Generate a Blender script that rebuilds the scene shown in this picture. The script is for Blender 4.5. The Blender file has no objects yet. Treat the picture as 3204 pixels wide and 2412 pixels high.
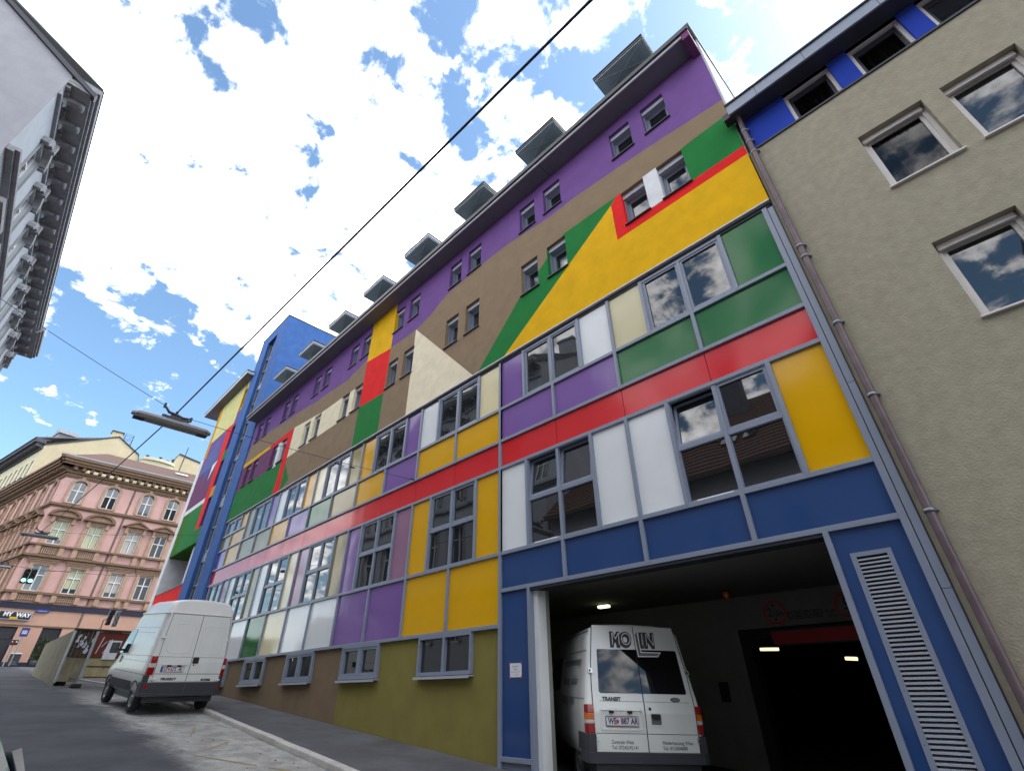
import bpy, bmesh, math, random
from mathutils import Vector, Matrix
random.seed(7)
SC = bpy.context.scene
COL = SC.collection
PI = math.pi
R = math.radians

# ------------------------------------------------------------------ helpers
def link(o, parent=None):
    COL.objects.link(o)
    if parent is not None:
        o.parent = parent
    return o

def tag(o, label=None, cat=None, group=None, kind=None):
    if label: o['label'] = label
    if cat: o['category'] = cat
    if group: o['group'] = group
    if kind: o['kind'] = kind
    return o

def thing(name, label, cat, loc=(0, 0, 0), rot=None, group=None, mode='XYZ'):
    o = bpy.data.objects.new(name, None)
    o.empty_display_size = 0.3
    link(o)
    o.location = loc
    if rot:
        o.rotation_mode = mode
        o.rotation_euler = rot
    return tag(o, label, cat, group)

class Frame:
    """local frame: u along a wall, v up, w outward"""
    def __init__(s, o, u, w):
        s.o = Vector(o); s.u = Vector(u).normalized(); s.w = Vector(w).normalized(); s.v = Vector((0, 0, 1))
    def __call__(s, u, v, w=0.0):
        return s.o + s.u * u + s.v * v + s.w * w

XZ = Frame((0, 0, 0), (1, 0, 0), (0, -1, 0))      # the colourful facade: u = X, v = Z, w towards the street

class MB:
    def __init__(s):
        s.v = []; s.f = []; s.m = []; s.sm = []
    def add(s, pts, faces, mi=0, smooth=False):
        b = len(s.v)
        s.v += [tuple(p) for p in pts]
        for f in faces:
            s.f.append([b + i for i in f]); s.m.append(mi); s.sm.append(smooth)
        return s
    def hexa(s, p, mi=0):
        return s.add(p, [(0, 3, 2, 1), (4, 5, 6, 7), (0, 1, 5, 4), (1, 2, 6, 5), (2, 3, 7, 6), (3, 0, 4, 7)], mi)
    def box(s, x0, x1, y0, y1, z0, z1, mi=0):
        return s.hexa([(x0, y0, z0), (x1, y0, z0), (x1, y1, z0), (x0, y1, z0), (x0, y0, z1), (x1, y0, z1), (x1, y1, z1), (x0, y1, z1)], mi)
    def fbox(s, F, u0, u1, v0, v1, w0, w1, mi=0):
        return s.hexa([F(u0, v0, w0), F(u1, v0, w0), F(u1, v0, w1), F(u0, v0, w1), F(u0, v1, w0), F(u1, v1, w0), F(u1, v1, w1), F(u0, v1, w1)], mi)
    def prism(s, fn, poly, a, b, mi=0):
        """poly: 2d points; fn(p, q, d) -> 3d; extruded from d=a to d=b"""
        n = len(poly)
        pts = [fn(p[0], p[1], a) for p in poly] + [fn(p[0], p[1], b) for p in poly]
        fs = [tuple(range(n))[::-1], tuple(range(n, 2 * n))] + [(i, (i + 1) % n, n + (i + 1) % n, n + i) for i in range(n)]
        return s.add(pts, fs, mi)
    def ring(s, fn, outer, inner, a, b, mi=0, closed=True):
        n = len(outer)
        pts = [fn(p[0], p[1], d) for d in (a, b) for q in (outer, inner) for p in q]
        fs = []
        rng = range(n if closed else n - 1)
        for i in rng:
            j = (i + 1) % n
            o0, o1, i0, i1 = i, j, n + i, n + j
            O0, O1, I0, I1 = 2 * n + i, 2 * n + j, 3 * n + i, 3 * n + j
            fs += [(o0, o1, i1, i0), (O0, I0, I1, O1), (o0, O0, O1, o1), (i0, i1, I1, I0)]
        if not closed:
            for i in (0, n - 1):
                fs.append((i, n + i, 3 * n + i, 2 * n + i))
        return s.add(pts, fs, mi)
    def tube(s, path, r, n=8, mi=0, caps=True):
        path = [Vector(p) for p in path]
        rs = r if isinstance(r, (list, tuple)) else [r] * len(path)
        rings = []
        for k, p in enumerate(path):
            d = (path[min(k + 1, len(path) - 1)] - path[max(k - 1, 0)]).normalized()
            a = d.orthogonal().normalized() if k == 0 else (rings_a - d * rings_a.dot(d)).normalized()
            rings_a = a
            c = d.cross(a)
            rings.append([p + (a * math.cos(2 * PI * i / n) + c * math.sin(2 * PI * i / n)) * rs[k] for i in range(n)])
        pts = [q for rg in rings for q in rg]
        fs = [(k * n + i, k * n + (i + 1) % n, (k + 1) * n + (i + 1) % n, (k + 1) * n + i) for k in range(len(path) - 1) for i in range(n)]
        s.add(pts, fs, mi, True)
        if caps:
            s.add(rings[0], [tuple(range(n))[::-1]], mi); s.add(rings[-1], [tuple(range(n))], mi)
        return s
    def lathe(s, prof, fn, n=24, mi=0, smooth=True):
        """prof: (radius, axial); fn(a, b, axial) -> 3d"""
        pts = [fn(r * math.cos(2 * PI * i / n), r * math.sin(2 * PI * i / n), h) for r, h in prof for i in range(n)]
        fs = [(k * n + i, k * n + (i + 1) % n, (k + 1) * n + (i + 1) % n, (k + 1) * n + i) for k in range(len(prof) - 1) for i in range(n)]
        return s.add(pts, fs, mi, smooth)
    def disc(s, fn, r, d, n=24, mi=0, cx=0, cy=0):
        return s.add([fn(cx + r * math.cos(2 * PI * i / n), cy + r * math.sin(2 * PI * i / n), d) for i in range(n)], [tuple(range(n))], mi)
    def mesh(s, me, fn, mi=0):
        return s.add([fn(v.co.x, v.co.y, v.co.z) for v in me.vertices], [tuple(p.vertices) for p in me.polygons], mi)
    def build(s, name, mats, parent=None, bevel=0, recalc=True, inv=None):
        me = bpy.data.meshes.new(name)
        vv = s.v
        if inv is not None:
            vv = [tuple(inv @ Vector(p)) for p in vv]
        me.from_pydata(vv, [], s.f)
        for m in (mats if isinstance(mats, (list, tuple)) else [mats]):
            me.materials.append(m)
        me.polygons.foreach_set('material_index', s.m)
        me.polygons.foreach_set('use_smooth', s.sm)
        if recalc:
            bm = bmesh.new(); bm.from_mesh(me)
            bmesh.ops.recalc_face_normals(bm, faces=bm.faces)
            bm.to_mesh(me); bm.free()
        me.update()
        o = bpy.data.objects.new(name, me)
        link(o, parent)
        if bevel:
            md = o.modifiers.new('bevel', 'BEVEL'); md.width = bevel; md.segments = 2; md.limit_method = 'ANGLE'; md.angle_limit = R(40)
        return o

_tc = {}
def text_mesh(body, size=1.0, bold=0.0, align='CENTER', shear=0.0, spacing=1.0):
    key = (body, size, bold, align, shear, spacing)
    if key in _tc: return _tc[key]
    cu = bpy.data.curves.new('lettering', 'FONT')
    cu.body = body; cu.size = size; cu.align_x = align; cu.align_y = 'CENTER'; cu.offset = bold; cu.shear = shear; cu.space_character = spacing
    cu.resolution_u = 3
    o = bpy.data.objects.new('lettering', cu); COL.objects.link(o)
    bpy.context.view_layer.update()
    me = bpy.data.meshes.new_from_object(o.evaluated_get(bpy.context.evaluated_depsgraph_get()))
    bpy.data.objects.remove(o); bpy.data.curves.remove(cu)
    _tc[key] = me
    return me

# ------------------------------------------------------------------ materials
def srgb(r, g, b):
    def f(c):
        c /= 255.0
        return c / 12.92 if c <= 0.04045 else ((c + 0.055) / 1.055) ** 2.4
    return (f(r), f(g), f(b))

def mat(name, col, rough=0.6, spec=0.5, metal=0.0, var=0.0, vscale=3.0, bump=0.0, bscale=120.0, ior=1.5, coat=0.0, emit=None, estr=1.0, dirt=0.0, wav=0.0):
    m = bpy.data.materials.new(name)
    m.use_nodes = True
    nt = m.node_tree; N = nt.nodes; L = nt.links
    b = N['Principled BSDF']
    b.inputs['Base Color'].default_value = (*col, 1)
    b.inputs['Roughness'].default_value = rough
    b.inputs['Metallic'].default_value = metal
    b.inputs['IOR'].default_value = ior
    b.inputs['Specular IOR Level'].default_value = spec
    if coat:
        b.inputs['Coat Weight'].default_value = coat; b.inputs['Coat Roughness'].default_value = 0.05
    tc = N.new('ShaderNodeTexCoord')
    if var or dirt:
        nz = N.new('ShaderNodeTexNoise'); nz.inputs['Scale'].default_value = vscale; nz.inputs['Detail'].default_value = 5; nz.inputs['Roughness'].default_value = 0.6
        L.new(tc.outputs['Object'], nz.inputs['Vector'])
        mr = N.new('ShaderNodeMapRange'); mr.inputs['From Min'].default_value = 0.3; mr.inputs['From Max'].default_value = 0.7
        mr.inputs['To Min'].default_value = 1 - var; mr.inputs['To Max'].default_value = 1 + var
        L.new(nz.outputs['Fac'], mr.inputs['Value'])
        mul = N.new('ShaderNodeMix'); mul.data_type = 'RGBA'; mul.blend_type = 'MULTIPLY'; mul.inputs[0].default_value = 1
        mul.inputs[6].default_value = (*col, 1)
        L.new(mr.outputs['Result'], mul.inputs[7])
        out = mul.outputs[2]
        if dirt:
            n2 = N.new('ShaderNodeTexNoise'); n2.inputs['Scale'].default_value = 1.3; n2.inputs['Detail'].default_value = 8; n2.inputs['Roughness'].default_value = 0.7
            mp = N.new('ShaderNodeMapping'); mp.inputs['Scale'].default_value = (2.5, 2.5, 0.45)
            L.new(tc.outputs['Object'], mp.inputs['Vector']); L.new(mp.outputs['Vector'], n2.inputs['Vector'])
            r2 = N.new('ShaderNodeMapRange'); r2.inputs['From Min'].default_value = 0.42; r2.inputs['From Max'].default_value = 0.75
            r2.inputs['To Min'].default_value = 0; r2.inputs['To Max'].default_value = dirt
            L.new(n2.outputs['Fac'], r2.inputs['Value'])
            mx = N.new('ShaderNodeMix'); mx.data_type = 'RGBA'
            L.new(r2.outputs['Result'], mx.inputs[0]); L.new(out, mx.inputs[6]); mx.inputs[7].default_value = (col[0] * .45, col[1] * .43, col[2] * .40, 1)
            out = mx.outputs[2]
        L.new(out, b.inputs['Base Color'])
    if bump or wav:
        bp = N.new('ShaderNodeBump')
        nz = N.new('ShaderNodeTexNoise')
        L.new(tc.outputs['Object'], nz.inputs['Vector'])
        if bump:
            nz.inputs['Scale'].default_value = bscale; nz.inputs['Detail'].default_value = 3
            bp.inputs['Strength'].default_value = bump; bp.inputs['Distance'].default_value = 0.01
        else:
            nz.inputs['Scale'].default_value = 0.9; nz.inputs['Detail'].default_value = 1
            bp.inputs['Strength'].default_value = 1.0; bp.inputs['Distance'].default_value = wav
        L.new(nz.outputs['Fac'], bp.inputs['Height']); L.new(bp.outputs['Normal'], b.inputs['Normal'])
    if emit:
        b.inputs['Emission Color'].default_value = (*emit, 1); b.inputs['Emission Strength'].default_value = estr
    return m

def stucco(name, c, var=0.10, **k):
    return mat('stucco ' + name, srgb(*c), rough=0.92, spec=0.2, var=var, vscale=k.pop('vscale', 2.2), bump=k.pop('bump', 0.5), bscale=k.pop('bscale', 70), **k)

def panel(name, c):
    return mat('panel ' + name, srgb(*c), rough=0.12, spec=0.36, var=0.03, vscale=1.5, wav=0.012)

M = {}
for n, c in dict(yellow=(228, 176, 20), red=(226, 40, 40), purple=(116, 82, 142), brown=(140, 120, 96), green=(36, 120, 58), cream=(232, 220, 190),
                 white=(222, 222, 222), plum=(112, 64, 104), blue=(70, 106, 166), bluegrey=(92, 104, 158), pale=(212, 206, 140), darkgreen=(58, 108, 30),
                 amber=(206, 150, 10), steel=(60, 92, 150)).items():
    M['s_' + n] = stucco(n, c)
for n, c in dict(yellow=(222, 166, 0), red=(210, 40, 44), purple=(126, 92, 158), white=(226, 228, 228), cream=(226, 214, 172), olive=(150, 134, 78),
                 tan=(206, 196, 156), green=(26, 104, 46), pink=(152, 112, 138), blue=(44, 72, 120), plum=(96, 44, 88)).items():
    M['p_' + n] = panel(n, c)
M['frame'] = mat('grey aluminium frame', srgb(128, 136, 152), rough=0.38, spec=0.5, var=0.04)
M['framelight'] = mat('light grey metal', srgb(176, 180, 190), rough=0.4, var=0.04)
M['framedark'] = mat('dark grey metal', srgb(52, 52, 60), rough=0.5)
M['glass'] = mat('window glass', (0.010, 0.012, 0.013), rough=0.015, spec=0.5, ior=1.95, wav=0.004)
M['glassvan'] = mat('tinted van glass', (0.006, 0.006, 0.007), rough=0.03, ior=1.55)
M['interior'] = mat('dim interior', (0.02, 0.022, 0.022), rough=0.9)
M['curtainstrip'] = mat('grey green blind', srgb(70, 84, 74), rough=0.9)
M['soffit'] = mat('grey soffit board', srgb(118, 116, 124), rough=0.8, var=0.06)
M['fascia'] = mat('pale metal fascia', srgb(196, 196, 202), rough=0.4)
M['black'] = mat('black metal', (0.02, 0.02, 0.024), rough=0.5)
M['zinc'] = mat('zinc sheet', srgb(150, 166, 172), rough=0.45, metal=0.3, var=0.12, vscale=2, dirt=0.25)
M['roofgrey'] = mat('grey roof sheet', srgb(110, 112, 118), rough=0.5, var=0.1)
M['brownbase'] = stucco('base brown', (124, 106, 84), var=0.08)
M['olivebase'] = stucco('base olive', (132, 122, 66), var=0.07)
M['beige'] = stucco('beige render', (158, 151, 132), var=0.10, vscale=7, bump=0.8, bscale=38, dirt=0.10)
M['cobalt'] = stucco('cobalt', (42, 68, 168), var=0.10)
M['rust'] = mat('weathered brown pipe', srgb(104, 88, 92), rough=0.45, metal=0.3, var=0.25, vscale=4, dirt=0.3)
M['whiteframe'] = mat('white window frame', srgb(214, 208, 202), rough=0.45, var=0.05)
M['paper'] = mat('white paper', srgb(222, 222, 226), rough=0.8, var=0.04)
M['ink'] = mat('dark ink', (0.03, 0.03, 0.035), rough=0.7)
M['inkred'] = mat('red paint', srgb(196, 44, 36), rough=0.6)
M['tape'] = mat('white film remnant', srgb(240, 240, 238), rough=0.7)
M['greywall'] = stucco('grey render', (156, 156, 162), var=0.10, vscale=1.2, dirt=0.12)
M['greyfacade'] = stucco('pale grey facade', (172, 178, 184), var=0.06, bscale=40)
M['greytrim'] = stucco('grey stone trim', (150, 152, 156), var=0.14, vscale=6, dirt=0.35)
M['darkstone'] = stucco('dark grey stone', (92, 92, 98), var=0.15)
M['pink'] = stucco('old pink', (206, 166, 158), var=0.08, vscale=0.8, dirt=0.14, bump=0.2)
M['pinktrim'] = stucco('sandstone trim', (178, 148, 126), var=0.12, vscale=2.5, dirt=0.2, bump=0.2)
M['pinkground'] = stucco('ground floor pink', (196, 156, 136), var=0.07, vscale=0.7, dirt=0.1, bump=0.2)
M['browntrim'] = stucco('brown stone cornice', (128, 104, 86), var=0.15, vscale=4, dirt=0.25, bump=0.2)
M['creamwall'] = stucco('cream firewall', (206, 192, 160), var=0.09, vscale=0.5, dirt=0.16, bump=0.2)
M['creamtrim'] = stucco('cream facade', (216, 208, 180), var=0.06, vscale=0.8, bump=0.2)
M['navy'] = mat('navy paint', srgb(26, 28, 56), rough=0.5, var=0.1)
M['tile'] = mat('brown roof tile', srgb(96, 66, 54), rough=0.8, var=0.3, vscale=9, bump=0.8, bscale=30)
M['winframe'] = mat('old white casement', srgb(222, 222, 220), rough=0.5)
M['glassold'] = mat('old window glass', (0.05, 0.06, 0.068), rough=0.05, ior=1.9)
M['curtain'] = mat('lace curtain', srgb(190, 186, 178), rough=0.9, var=0.15, vscale=12)
M['curtaingreen'] = mat('pale green blind', srgb(196, 200, 160), rough=0.9)
M['rubber'] = mat('tyre rubber', (0.018, 0.018, 0.019), rough=0.85)
M['rim'] = mat('steel wheel', srgb(150, 150, 152), rough=0.4, metal=0.6, dirt=0.3)
M['vanwhite'] = mat('white van paint', srgb(226, 226, 220), rough=0.22, spec=0.5, coat=0.4, var=0.02, dirt=0.06)
M['vanwhiteb'] = mat('dusty white van paint', srgb(222, 222, 216), rough=0.32, spec=0.5, coat=0.2, var=0.03, dirt=0.12)
M['bumper'] = mat('dark grey plastic', srgb(54, 54, 60), rough=0.6, var=0.1, bump=0.2)
M['seam'] = mat('dark rubber seam', (0.02, 0.02, 0.02), rough=0.8)
M['lampred'] = mat('red lamp lens', srgb(150, 16, 16), rough=0.12, coat=0.5)
M['lampamber'] = mat('amber lamp lens', srgb(214, 104, 20), rough=0.12, coat=0.5)
M['lampclear'] = mat('clear lamp lens', srgb(200, 196, 190), rough=0.12, coat=0.5)
M['platewhite'] = mat('number plate white', srgb(216, 218, 226), rough=0.4)
M['plateblue'] = mat('number plate blue', srgb(40, 70, 170), rough=0.4)
M['lettergrey'] = mat('grey lettering', srgb(96, 98, 100), rough=0.5)
M['letterdark'] = mat('charcoal lettering', srgb(46, 48, 52), rough=0.5)
M['chrome'] = mat('bright metal', srgb(200, 200, 196), rough=0.25, metal=0.7)
M['plywood'] = mat('weathered plywood', srgb(132, 124, 100), rough=0.9, var=0.25, vscale=3, dirt=0.55)
M['darktimber'] = mat('dark timber', srgb(62, 52, 46), rough=0.9, var=0.3, vscale=5, dirt=0.4)
M['rustred'] = mat('rust red sheet', srgb(112, 50, 36), rough=0.8, var=0.25, vscale=3, dirt=0.45)
M['palepanel'] = mat('pale stained board', srgb(178, 168, 128), rough=0.85, var=0.18, vscale=2, dirt=0.6)
M['galv'] = mat('galvanised steel', srgb(140, 144, 148), rough=0.4, metal=0.6, var=0.1)
M['lamphead'] = mat('grey lamp housing', srgb(120, 122, 126), rough=0.5, var=0.08)
M['lampdiff'] = mat('lamp diffuser', srgb(150, 148, 142), rough=0.25, ior=1.5)
M['cable'] = mat('steel cable', srgb(30, 34, 58), rough=0.6)
M['greenled'] = mat('green signal lens', (0.1, 0.8, 0.7), rough=0.3, emit=(0.25, 1.0, 0.85), estr=2.2)
M['tubelight'] = mat('lit fluorescent tube', (0.9, 0.8, 0.4), emit=(1.0, 0.85, 0.42), estr=1.1)
M['exitlight'] = mat('lit emergency lamp', (0.8, 0.9, 0.6), emit=(0.82, 0.95, 0.55), estr=1.6)
M['garwall'] = mat('garage wall paint', srgb(140, 138, 130), rough=0.9, var=0.08)
M['garceil'] = mat('garage ceiling', srgb(128, 124, 116), rough=0.9, var=0.05)
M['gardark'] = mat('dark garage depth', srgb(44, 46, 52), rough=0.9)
M['jamb'] = stucco('white jamb', (226, 226, 224), var=0.03)
M['signred'] = mat('sign red', srgb(206, 60, 48), rough=0.5)
M['leaf'] = mat('potted leaves', srgb(58, 74, 34), rough=0.6, var=0.4, vscale=9)
M['blacksign'] = mat('black sign board', srgb(24, 26, 28), rough=0.4)
M['signblue'] = mat('blue sign', srgb(34, 52, 130), rough=0.4)
M['signlight'] = mat('light blue sign', srgb(44, 120, 190), rough=0.4)
M['yellowtag'] = mat('yellow tag', srgb(214, 170, 20), rough=0.5)
M['carpaint'] = mat('grey green car paint', srgb(120, 134, 128), rough=0.2, coat=0.6)
M['shopdark'] = mat('dark shop interior', srgb(30, 30, 36), rough=0.3)

# --------------------------------------------------------- painted wall with window holes
def inside(p, poly):
    x, y = p; c = False; n = len(poly)
    for i in range(n):
        x0, y0 = poly[i]; x1, y1 = poly[i - 1]
        if (y0 > y) != (y1 > y) and x < (x1 - x0) * (y - y0) / (y1 - y0) + x0:
            c = not c
    return c

def build_wall(name, F, rect, holes, regions, mats, parent, base=0, depth=0.25, w=0.0, reveal=None):
    """one wall sheet, cut along region and hole edges; regions: (polygon, material index), later ones on top"""
    u0, u1, v0, v1 = rect
    bm = bmesh.new()
    bm.faces.new([bm.verts.new((u, v, 0)) for u, v in ((u0, v0), (u1, v0), (u1, v1), (u0, v1))])
    lines = set()
    for a, b, c, d in holes:
        lines |= {(a, 0.0, 1.0, 0.0), (b, 0.0, 1.0, 0.0), (0.0, c, 0.0, 1.0), (0.0, d, 0.0, 1.0)}
    for poly, mi in regions:
        for i in range(len(poly)):
            p, q = poly[i], poly[(i + 1) % len(poly)]
            dx, dy = q[0] - p[0], q[1] - p[1]
            l = math.hypot(dx, dy)
            if abs(dx) < 1e-6: lines.add((p[0], 0.0, 1.0, 0.0))
            elif abs(dy) < 1e-6: lines.add((0.0, p[1], 0.0, 1.0))
            else: lines.add((p[0], p[1], -dy / l, dx / l))
    for x, y, nx, ny in lines:
        bmesh.ops.bisect_plane(bm, geom=bm.verts[:] + bm.edges[:] + bm.faces[:], dist=1e-5, plane_co=(x, y, 0), plane_no=(nx, ny, 0))
    def which(p):
        k = base
        for poly, mi in regions:
            if inside(p, poly): k = mi
        return k
    dead = []
    for f in bm.faces:
        c = f.calc_center_median()
        if any(a < c.x < b and lo < c.y < hi for a, b, lo, hi in holes): dead.append(f)
        else: f.material_index = which((c.x, c.y))
    bmesh.ops.delete(bm, geom=dead, context='FACES')
    mb = MB()
    for v in bm.verts: v.index = -1
    bm.verts.index_update()
    vs = [F(v.co.x, v.co.y, w) for v in bm.verts]
    mb.v = [tuple(p) for p in vs]
    for f in bm.faces:
        mb.f.append([v.index for v in f.verts]); mb.m.append(f.material_index); mb.sm.append(False)
    bm.free()
    e = 0.012
    for a, b, lo, hi in holes:
        for (p, q, t) in (((a, lo), (a, hi), (a - e, (lo + hi) / 2)), ((b, hi), (b, lo), (b + e, (lo + hi) / 2)), ((a, hi), (b, hi), ((a + b) / 2, hi + e)), ((b, lo), (a, lo), ((a + b) / 2, lo - e))):
            mb.add([F(p[0], p[1], w), F(q[0], q[1], w), F(q[0], q[1], w - depth), F(p[0], p[1], w - depth)], [(0, 1, 2, 3)], reveal if reveal is not None else which(t))
    return mb.build(name, mats, parent, recalc=False)
# ------------------------------------------------------------------ ground, road, pavement
def gz(x):
    if x > 30: x = 30
    if x >= -22: return -0.0753 * x - 1.702
    u = min(-22 - x, 36.0)
    return -0.0454 + 0.0753 * u - 0.000412 * u * u

def kerb_y(x):
    return max(-2.7, min(-0.75, -1.77 - 0.058 * (x + 17.9)))

XS = [-400, -58] + [-58 + 2 * i for i in range(1, 45)] + [32, 400]
def sheet(name, ya, yb, dz, m, x0=-400, x1=400, ny=1):
    mb = MB()
    xs = [x0] + [x for x in XS if x0 < x < x1] + [x1]
    pts = []
    for x in xs:
        a = ya(x) if callable(ya) else ya; b = yb(x) if callable(yb) else yb
        for j in range(ny + 1):
            pts.append((x, a + (b - a) * j / ny, gz(x) + dz))
    fs = [(i * (ny + 1) + j, (i + 1) * (ny + 1) + j, (i + 1) * (ny + 1) + j + 1, i * (ny + 1) + j + 1) for i in range(len(xs) - 1) for j in range(ny)]
    mb.add(pts, fs)
    return tag(mb.build(name, m), kind='structure')

def asphalt(name, dark, pale=None):
    m = bpy.data.materials.new(name); m.use_nodes = True
    nt = m.node_tree; N = nt.nodes; L = nt.links
    b = N['Principled BSDF']; b.inputs['Roughness'].default_value = 0.9; b.inputs['Specular IOR Level'].default_value = 0.3
    tc = N.new('ShaderNodeTexCoord')
    def noise(sc, det=4, rough=0.6, stretch=None):
        n = N.new('ShaderNodeTexNoise'); n.inputs['Scale'].default_value = sc; n.inputs['Detail'].default_value = det; n.inputs['Roughness'].default_value = rough
        if stretch:
            mp = N.new('ShaderNodeMapping'); mp.inputs['Scale'].default_value = stretch
            L.new(tc.outputs['Object'], mp.inputs['Vector']); L.new(mp.outputs['Vector'], n.inputs['Vector'])
        else: L.new(tc.outputs['Object'], n.inputs['Vector'])
        return n.outputs['Fac']
    def math_(op, a, bb=None, c=None):
        n = N.new('ShaderNodeMath'); n.operation = op
        for i, v in enumerate((a, bb, c)):
            if v is None: continue
            if isinstance(v, (int, float)): n.inputs[i].default_value = v
            else: L.new(v, n.inputs[i])
        return n.outputs[0]
    def mrange(v, a, bb, c, d):
        n = N.new('ShaderNodeMapRange'); n.inputs[1].default_value = a; n.inputs[2].default_value = bb; n.inputs[3].default_value = c; n.inputs[4].default_value = d
        n.interpolation_type = 'SMOOTHSTEP'
        L.new(v, n.inputs[0]); return n.outputs[0]
    def mix(f, a, bb, mode='MIX'):
        n = N.new('ShaderNodeMix'); n.data_type = 'RGBA'; n.blend_type = mode
        for i, v in ((0, f), (6, a), (7, bb)):
            if isinstance(v, (int, float)): n.inputs[i].default_value = v
            elif isinstance(v, tuple): n.inputs[i].default_value = (*v, 1)
            else: L.new(v, n.inputs[i])
        return n.outputs[2]
    col = mix(1.0, dark, mrange(noise(0.8, 6), 0.3, 0.7, 0.78, 1.22), 'MULTIPLY')
    col = mix(1.0, col, mrange(noise(90, 2), 0.3, 0.7, 0.72, 1.3), 'MULTIPLY')
    # old dark stains and repairs
    col = mix(mrange(noise(0.35, 3), 0.56, 0.66, 0, 0.4), col, tuple(c * 0.62 for c in dark))
    if pale:
        sx = N.new('ShaderNodeSeparateXYZ'); L.new(tc.outputs['Object'], sx.inputs[0])
        y = sx.outputs['Y']; x = sx.outputs['X']
        wob = math_('ADD', math_('MULTIPLY', math_('SUBTRACT', noise(0.55, 6, 0.65, (0.5, 1, 1)), 0.5), 1.7), math_('MULTIPLY', math_('SUBTRACT', noise(5, 4), 0.5), 0.5))
        f = mrange(math_('ADD', y, wob), -4.25, -3.45, 0, 1)
        f = math_('MULTIPLY', f, mrange(x, -27, -21, 0.25, 1))
        f = math_('MULTIPLY', f, mrange(noise(1.6, 7, 0.7), 0.25, 0.6, 0.62, 1.0))
        pc = mix(1.0, pale, mrange(noise(2.2, 8, 0.7), 0.3, 0.7, 0.72, 1.2), 'MULTIPLY')
        pc = mix(1.0, pc, mrange(noise(60, 3), 0.3, 0.7, 0.8, 1.18), 'MULTIPLY')
        # dusty scuffs
        pc = mix(mrange(noise(0.9, 6, 0.75, (0.5, 2.2, 1)), 0.52, 0.62, 0, 0.35), pc, tuple(min(1, c * 1.35) for c in pale))
        col = mix(f, col, pc)
        # dark repair strip beside the kerb
        g = math_('MULTIPLY', mrange(math_('ADD', math_('ADD', y, math_('MULTIPLY', x, 0.058)), math_('MULTIPLY', wob, 0.08)), -1.12 - 1.77 + 0.02, -1.12 - 1.77 + 0.10, 0, 1), mrange(math_('ADD', x, math_('MULTIPLY', wob, 1.2)), -14.2, -13.6, 0, 1))
        col = mix(math_('MULTIPLY', g, 0.92), col, (0.055, 0.055, 0.06))
    L.new(col, b.inputs['Base Color'])
    bp = N.new('ShaderNodeBump'); bp.inputs['Strength'].default_value = 0.6; bp.inputs['Distance'].default_value = 0.01
    L.new(noise(110, 3), bp.inputs['Height']); L.new(bp.outputs['Normal'], b.inputs['Normal'])
    return m

M['road'] = asphalt('road asphalt', (0.066, 0.067, 0.075), (0.36, 0.35, 0.325))
M['pave'] = asphalt('pavement asphalt', (0.10, 0.098, 0.105))
M['soil'] = mat('city ground', (0.10, 0.10, 0.10), rough=0.95, var=0.2)
M['kerb'] = mat('granite kerb', srgb(186, 182, 176), rough=0.85, var=0.14, vscale=3, dirt=0.35, bump=0.4)
RD = -0.085
sheet('ground', -400, 400, -0.30, M['soil'])
sheet('road', -10.6, lambda x: kerb_y(x) - 0.005, RD, M['road'], -58.5, 60)
tag(MB().add([(-58.5, -120, gz(-58) + RD + 0.004), (-46, -120, gz(-46) + RD + 0.004), (-46, -10.5, gz(-46) + RD + 0.004), (-58.5, -10.5, gz(-58) + RD + 0.004)], [(0, 1, 2, 3)]).build('cross_road', M['road']), kind='structure')
sheet('pavement', lambda x: kerb_y(x) + 0.16, 0.05, 0.0, M['pave'], -40, 40)
sheet('far_pavement', -12.1, -10.6, 0.02, M['pave'], -44, 60)
mb = MB()
xs = [-40 + 1.0 * i for i in range(81)]
for a, b in zip(xs[:-1], xs[1:]):
    p = [(a, kerb_y(a)), (b - 0.012, kerb_y(b)), (b - 0.012, kerb_y(b) + 0.17), (a, kerb_y(a) + 0.17)]
    dz = random.uniform(-0.006, 0.006)
    mb.hexa([(x, y, gz(x) - 0.25) for x, y in p] + [(x, y, gz(x) + 0.012 + dz) for x, y in p])
tag(mb.build('kerb', M['kerb'], bevel=0.018), kind='structure')
M['chalk'] = mat('faded ochre marking', srgb(142, 130, 84), rough=0.9, var=0.25, vscale=6)
mb = MB()
for (a, b, w) in (((-11.7, -3.71), (-13.2, -2.45), 0.07), ((-11.7, -3.71), (-8.4, -2.3), 0.06), ((-12.9, -3.5), (-15.6, -2.6), 0.05)):
    n = 14
    for i in range(n):
        if random.random() < 0.22: continue
        t0, t1 = i / n, (i + 0.96) / n
        p = Vector((a[0] + (b[0] - a[0]) * t0, a[1] + (b[1] - a[1]) * t0)); q = Vector((a[0] + (b[0] - a[0]) * t1, a[1] + (b[1] - a[1]) * t1))
        d = (q - p).normalized(); s = Vector((-d.y, d.x)) * w * random.uniform(0.3, 0.6)
        mb.add([(r.x, r.y, gz(r.x) + RD + 0.004) for r in (p - s, q - s, q + s, p + s)], [(0, 1, 2, 3)])
tag(mb.build('road_marking', M['chalk']), kind='structure')
# small stones and litter on the pale lane: loose grit nobody would count
mb = MB()
for i in range(140):
    x = random.uniform(-22, -7); y = random.uniform(-3.9, -2.4); r = random.uniform(0.006, 0.022)
    z = gz(x) + RD
    pts = [(x + r * math.cos(a) * random.uniform(.7, 1.3), y + r * math.sin(a) * random.uniform(.7, 1.3), z) for a in (0, 1.3, 2.5, 3.8, 5)] + [(x, y, z + r * 0.8)]
    mb.add(pts, [(0, 1, 5), (1, 2, 5), (2, 3, 5), (3, 4, 5), (4, 0, 5)], random.choice((0, 0, 1)))
tag(mb.build('grit', [M['kerb'], M['ink']]), 'loose stones and grit scattered over the pale parking lane', 'grit', kind='stuff')

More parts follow.
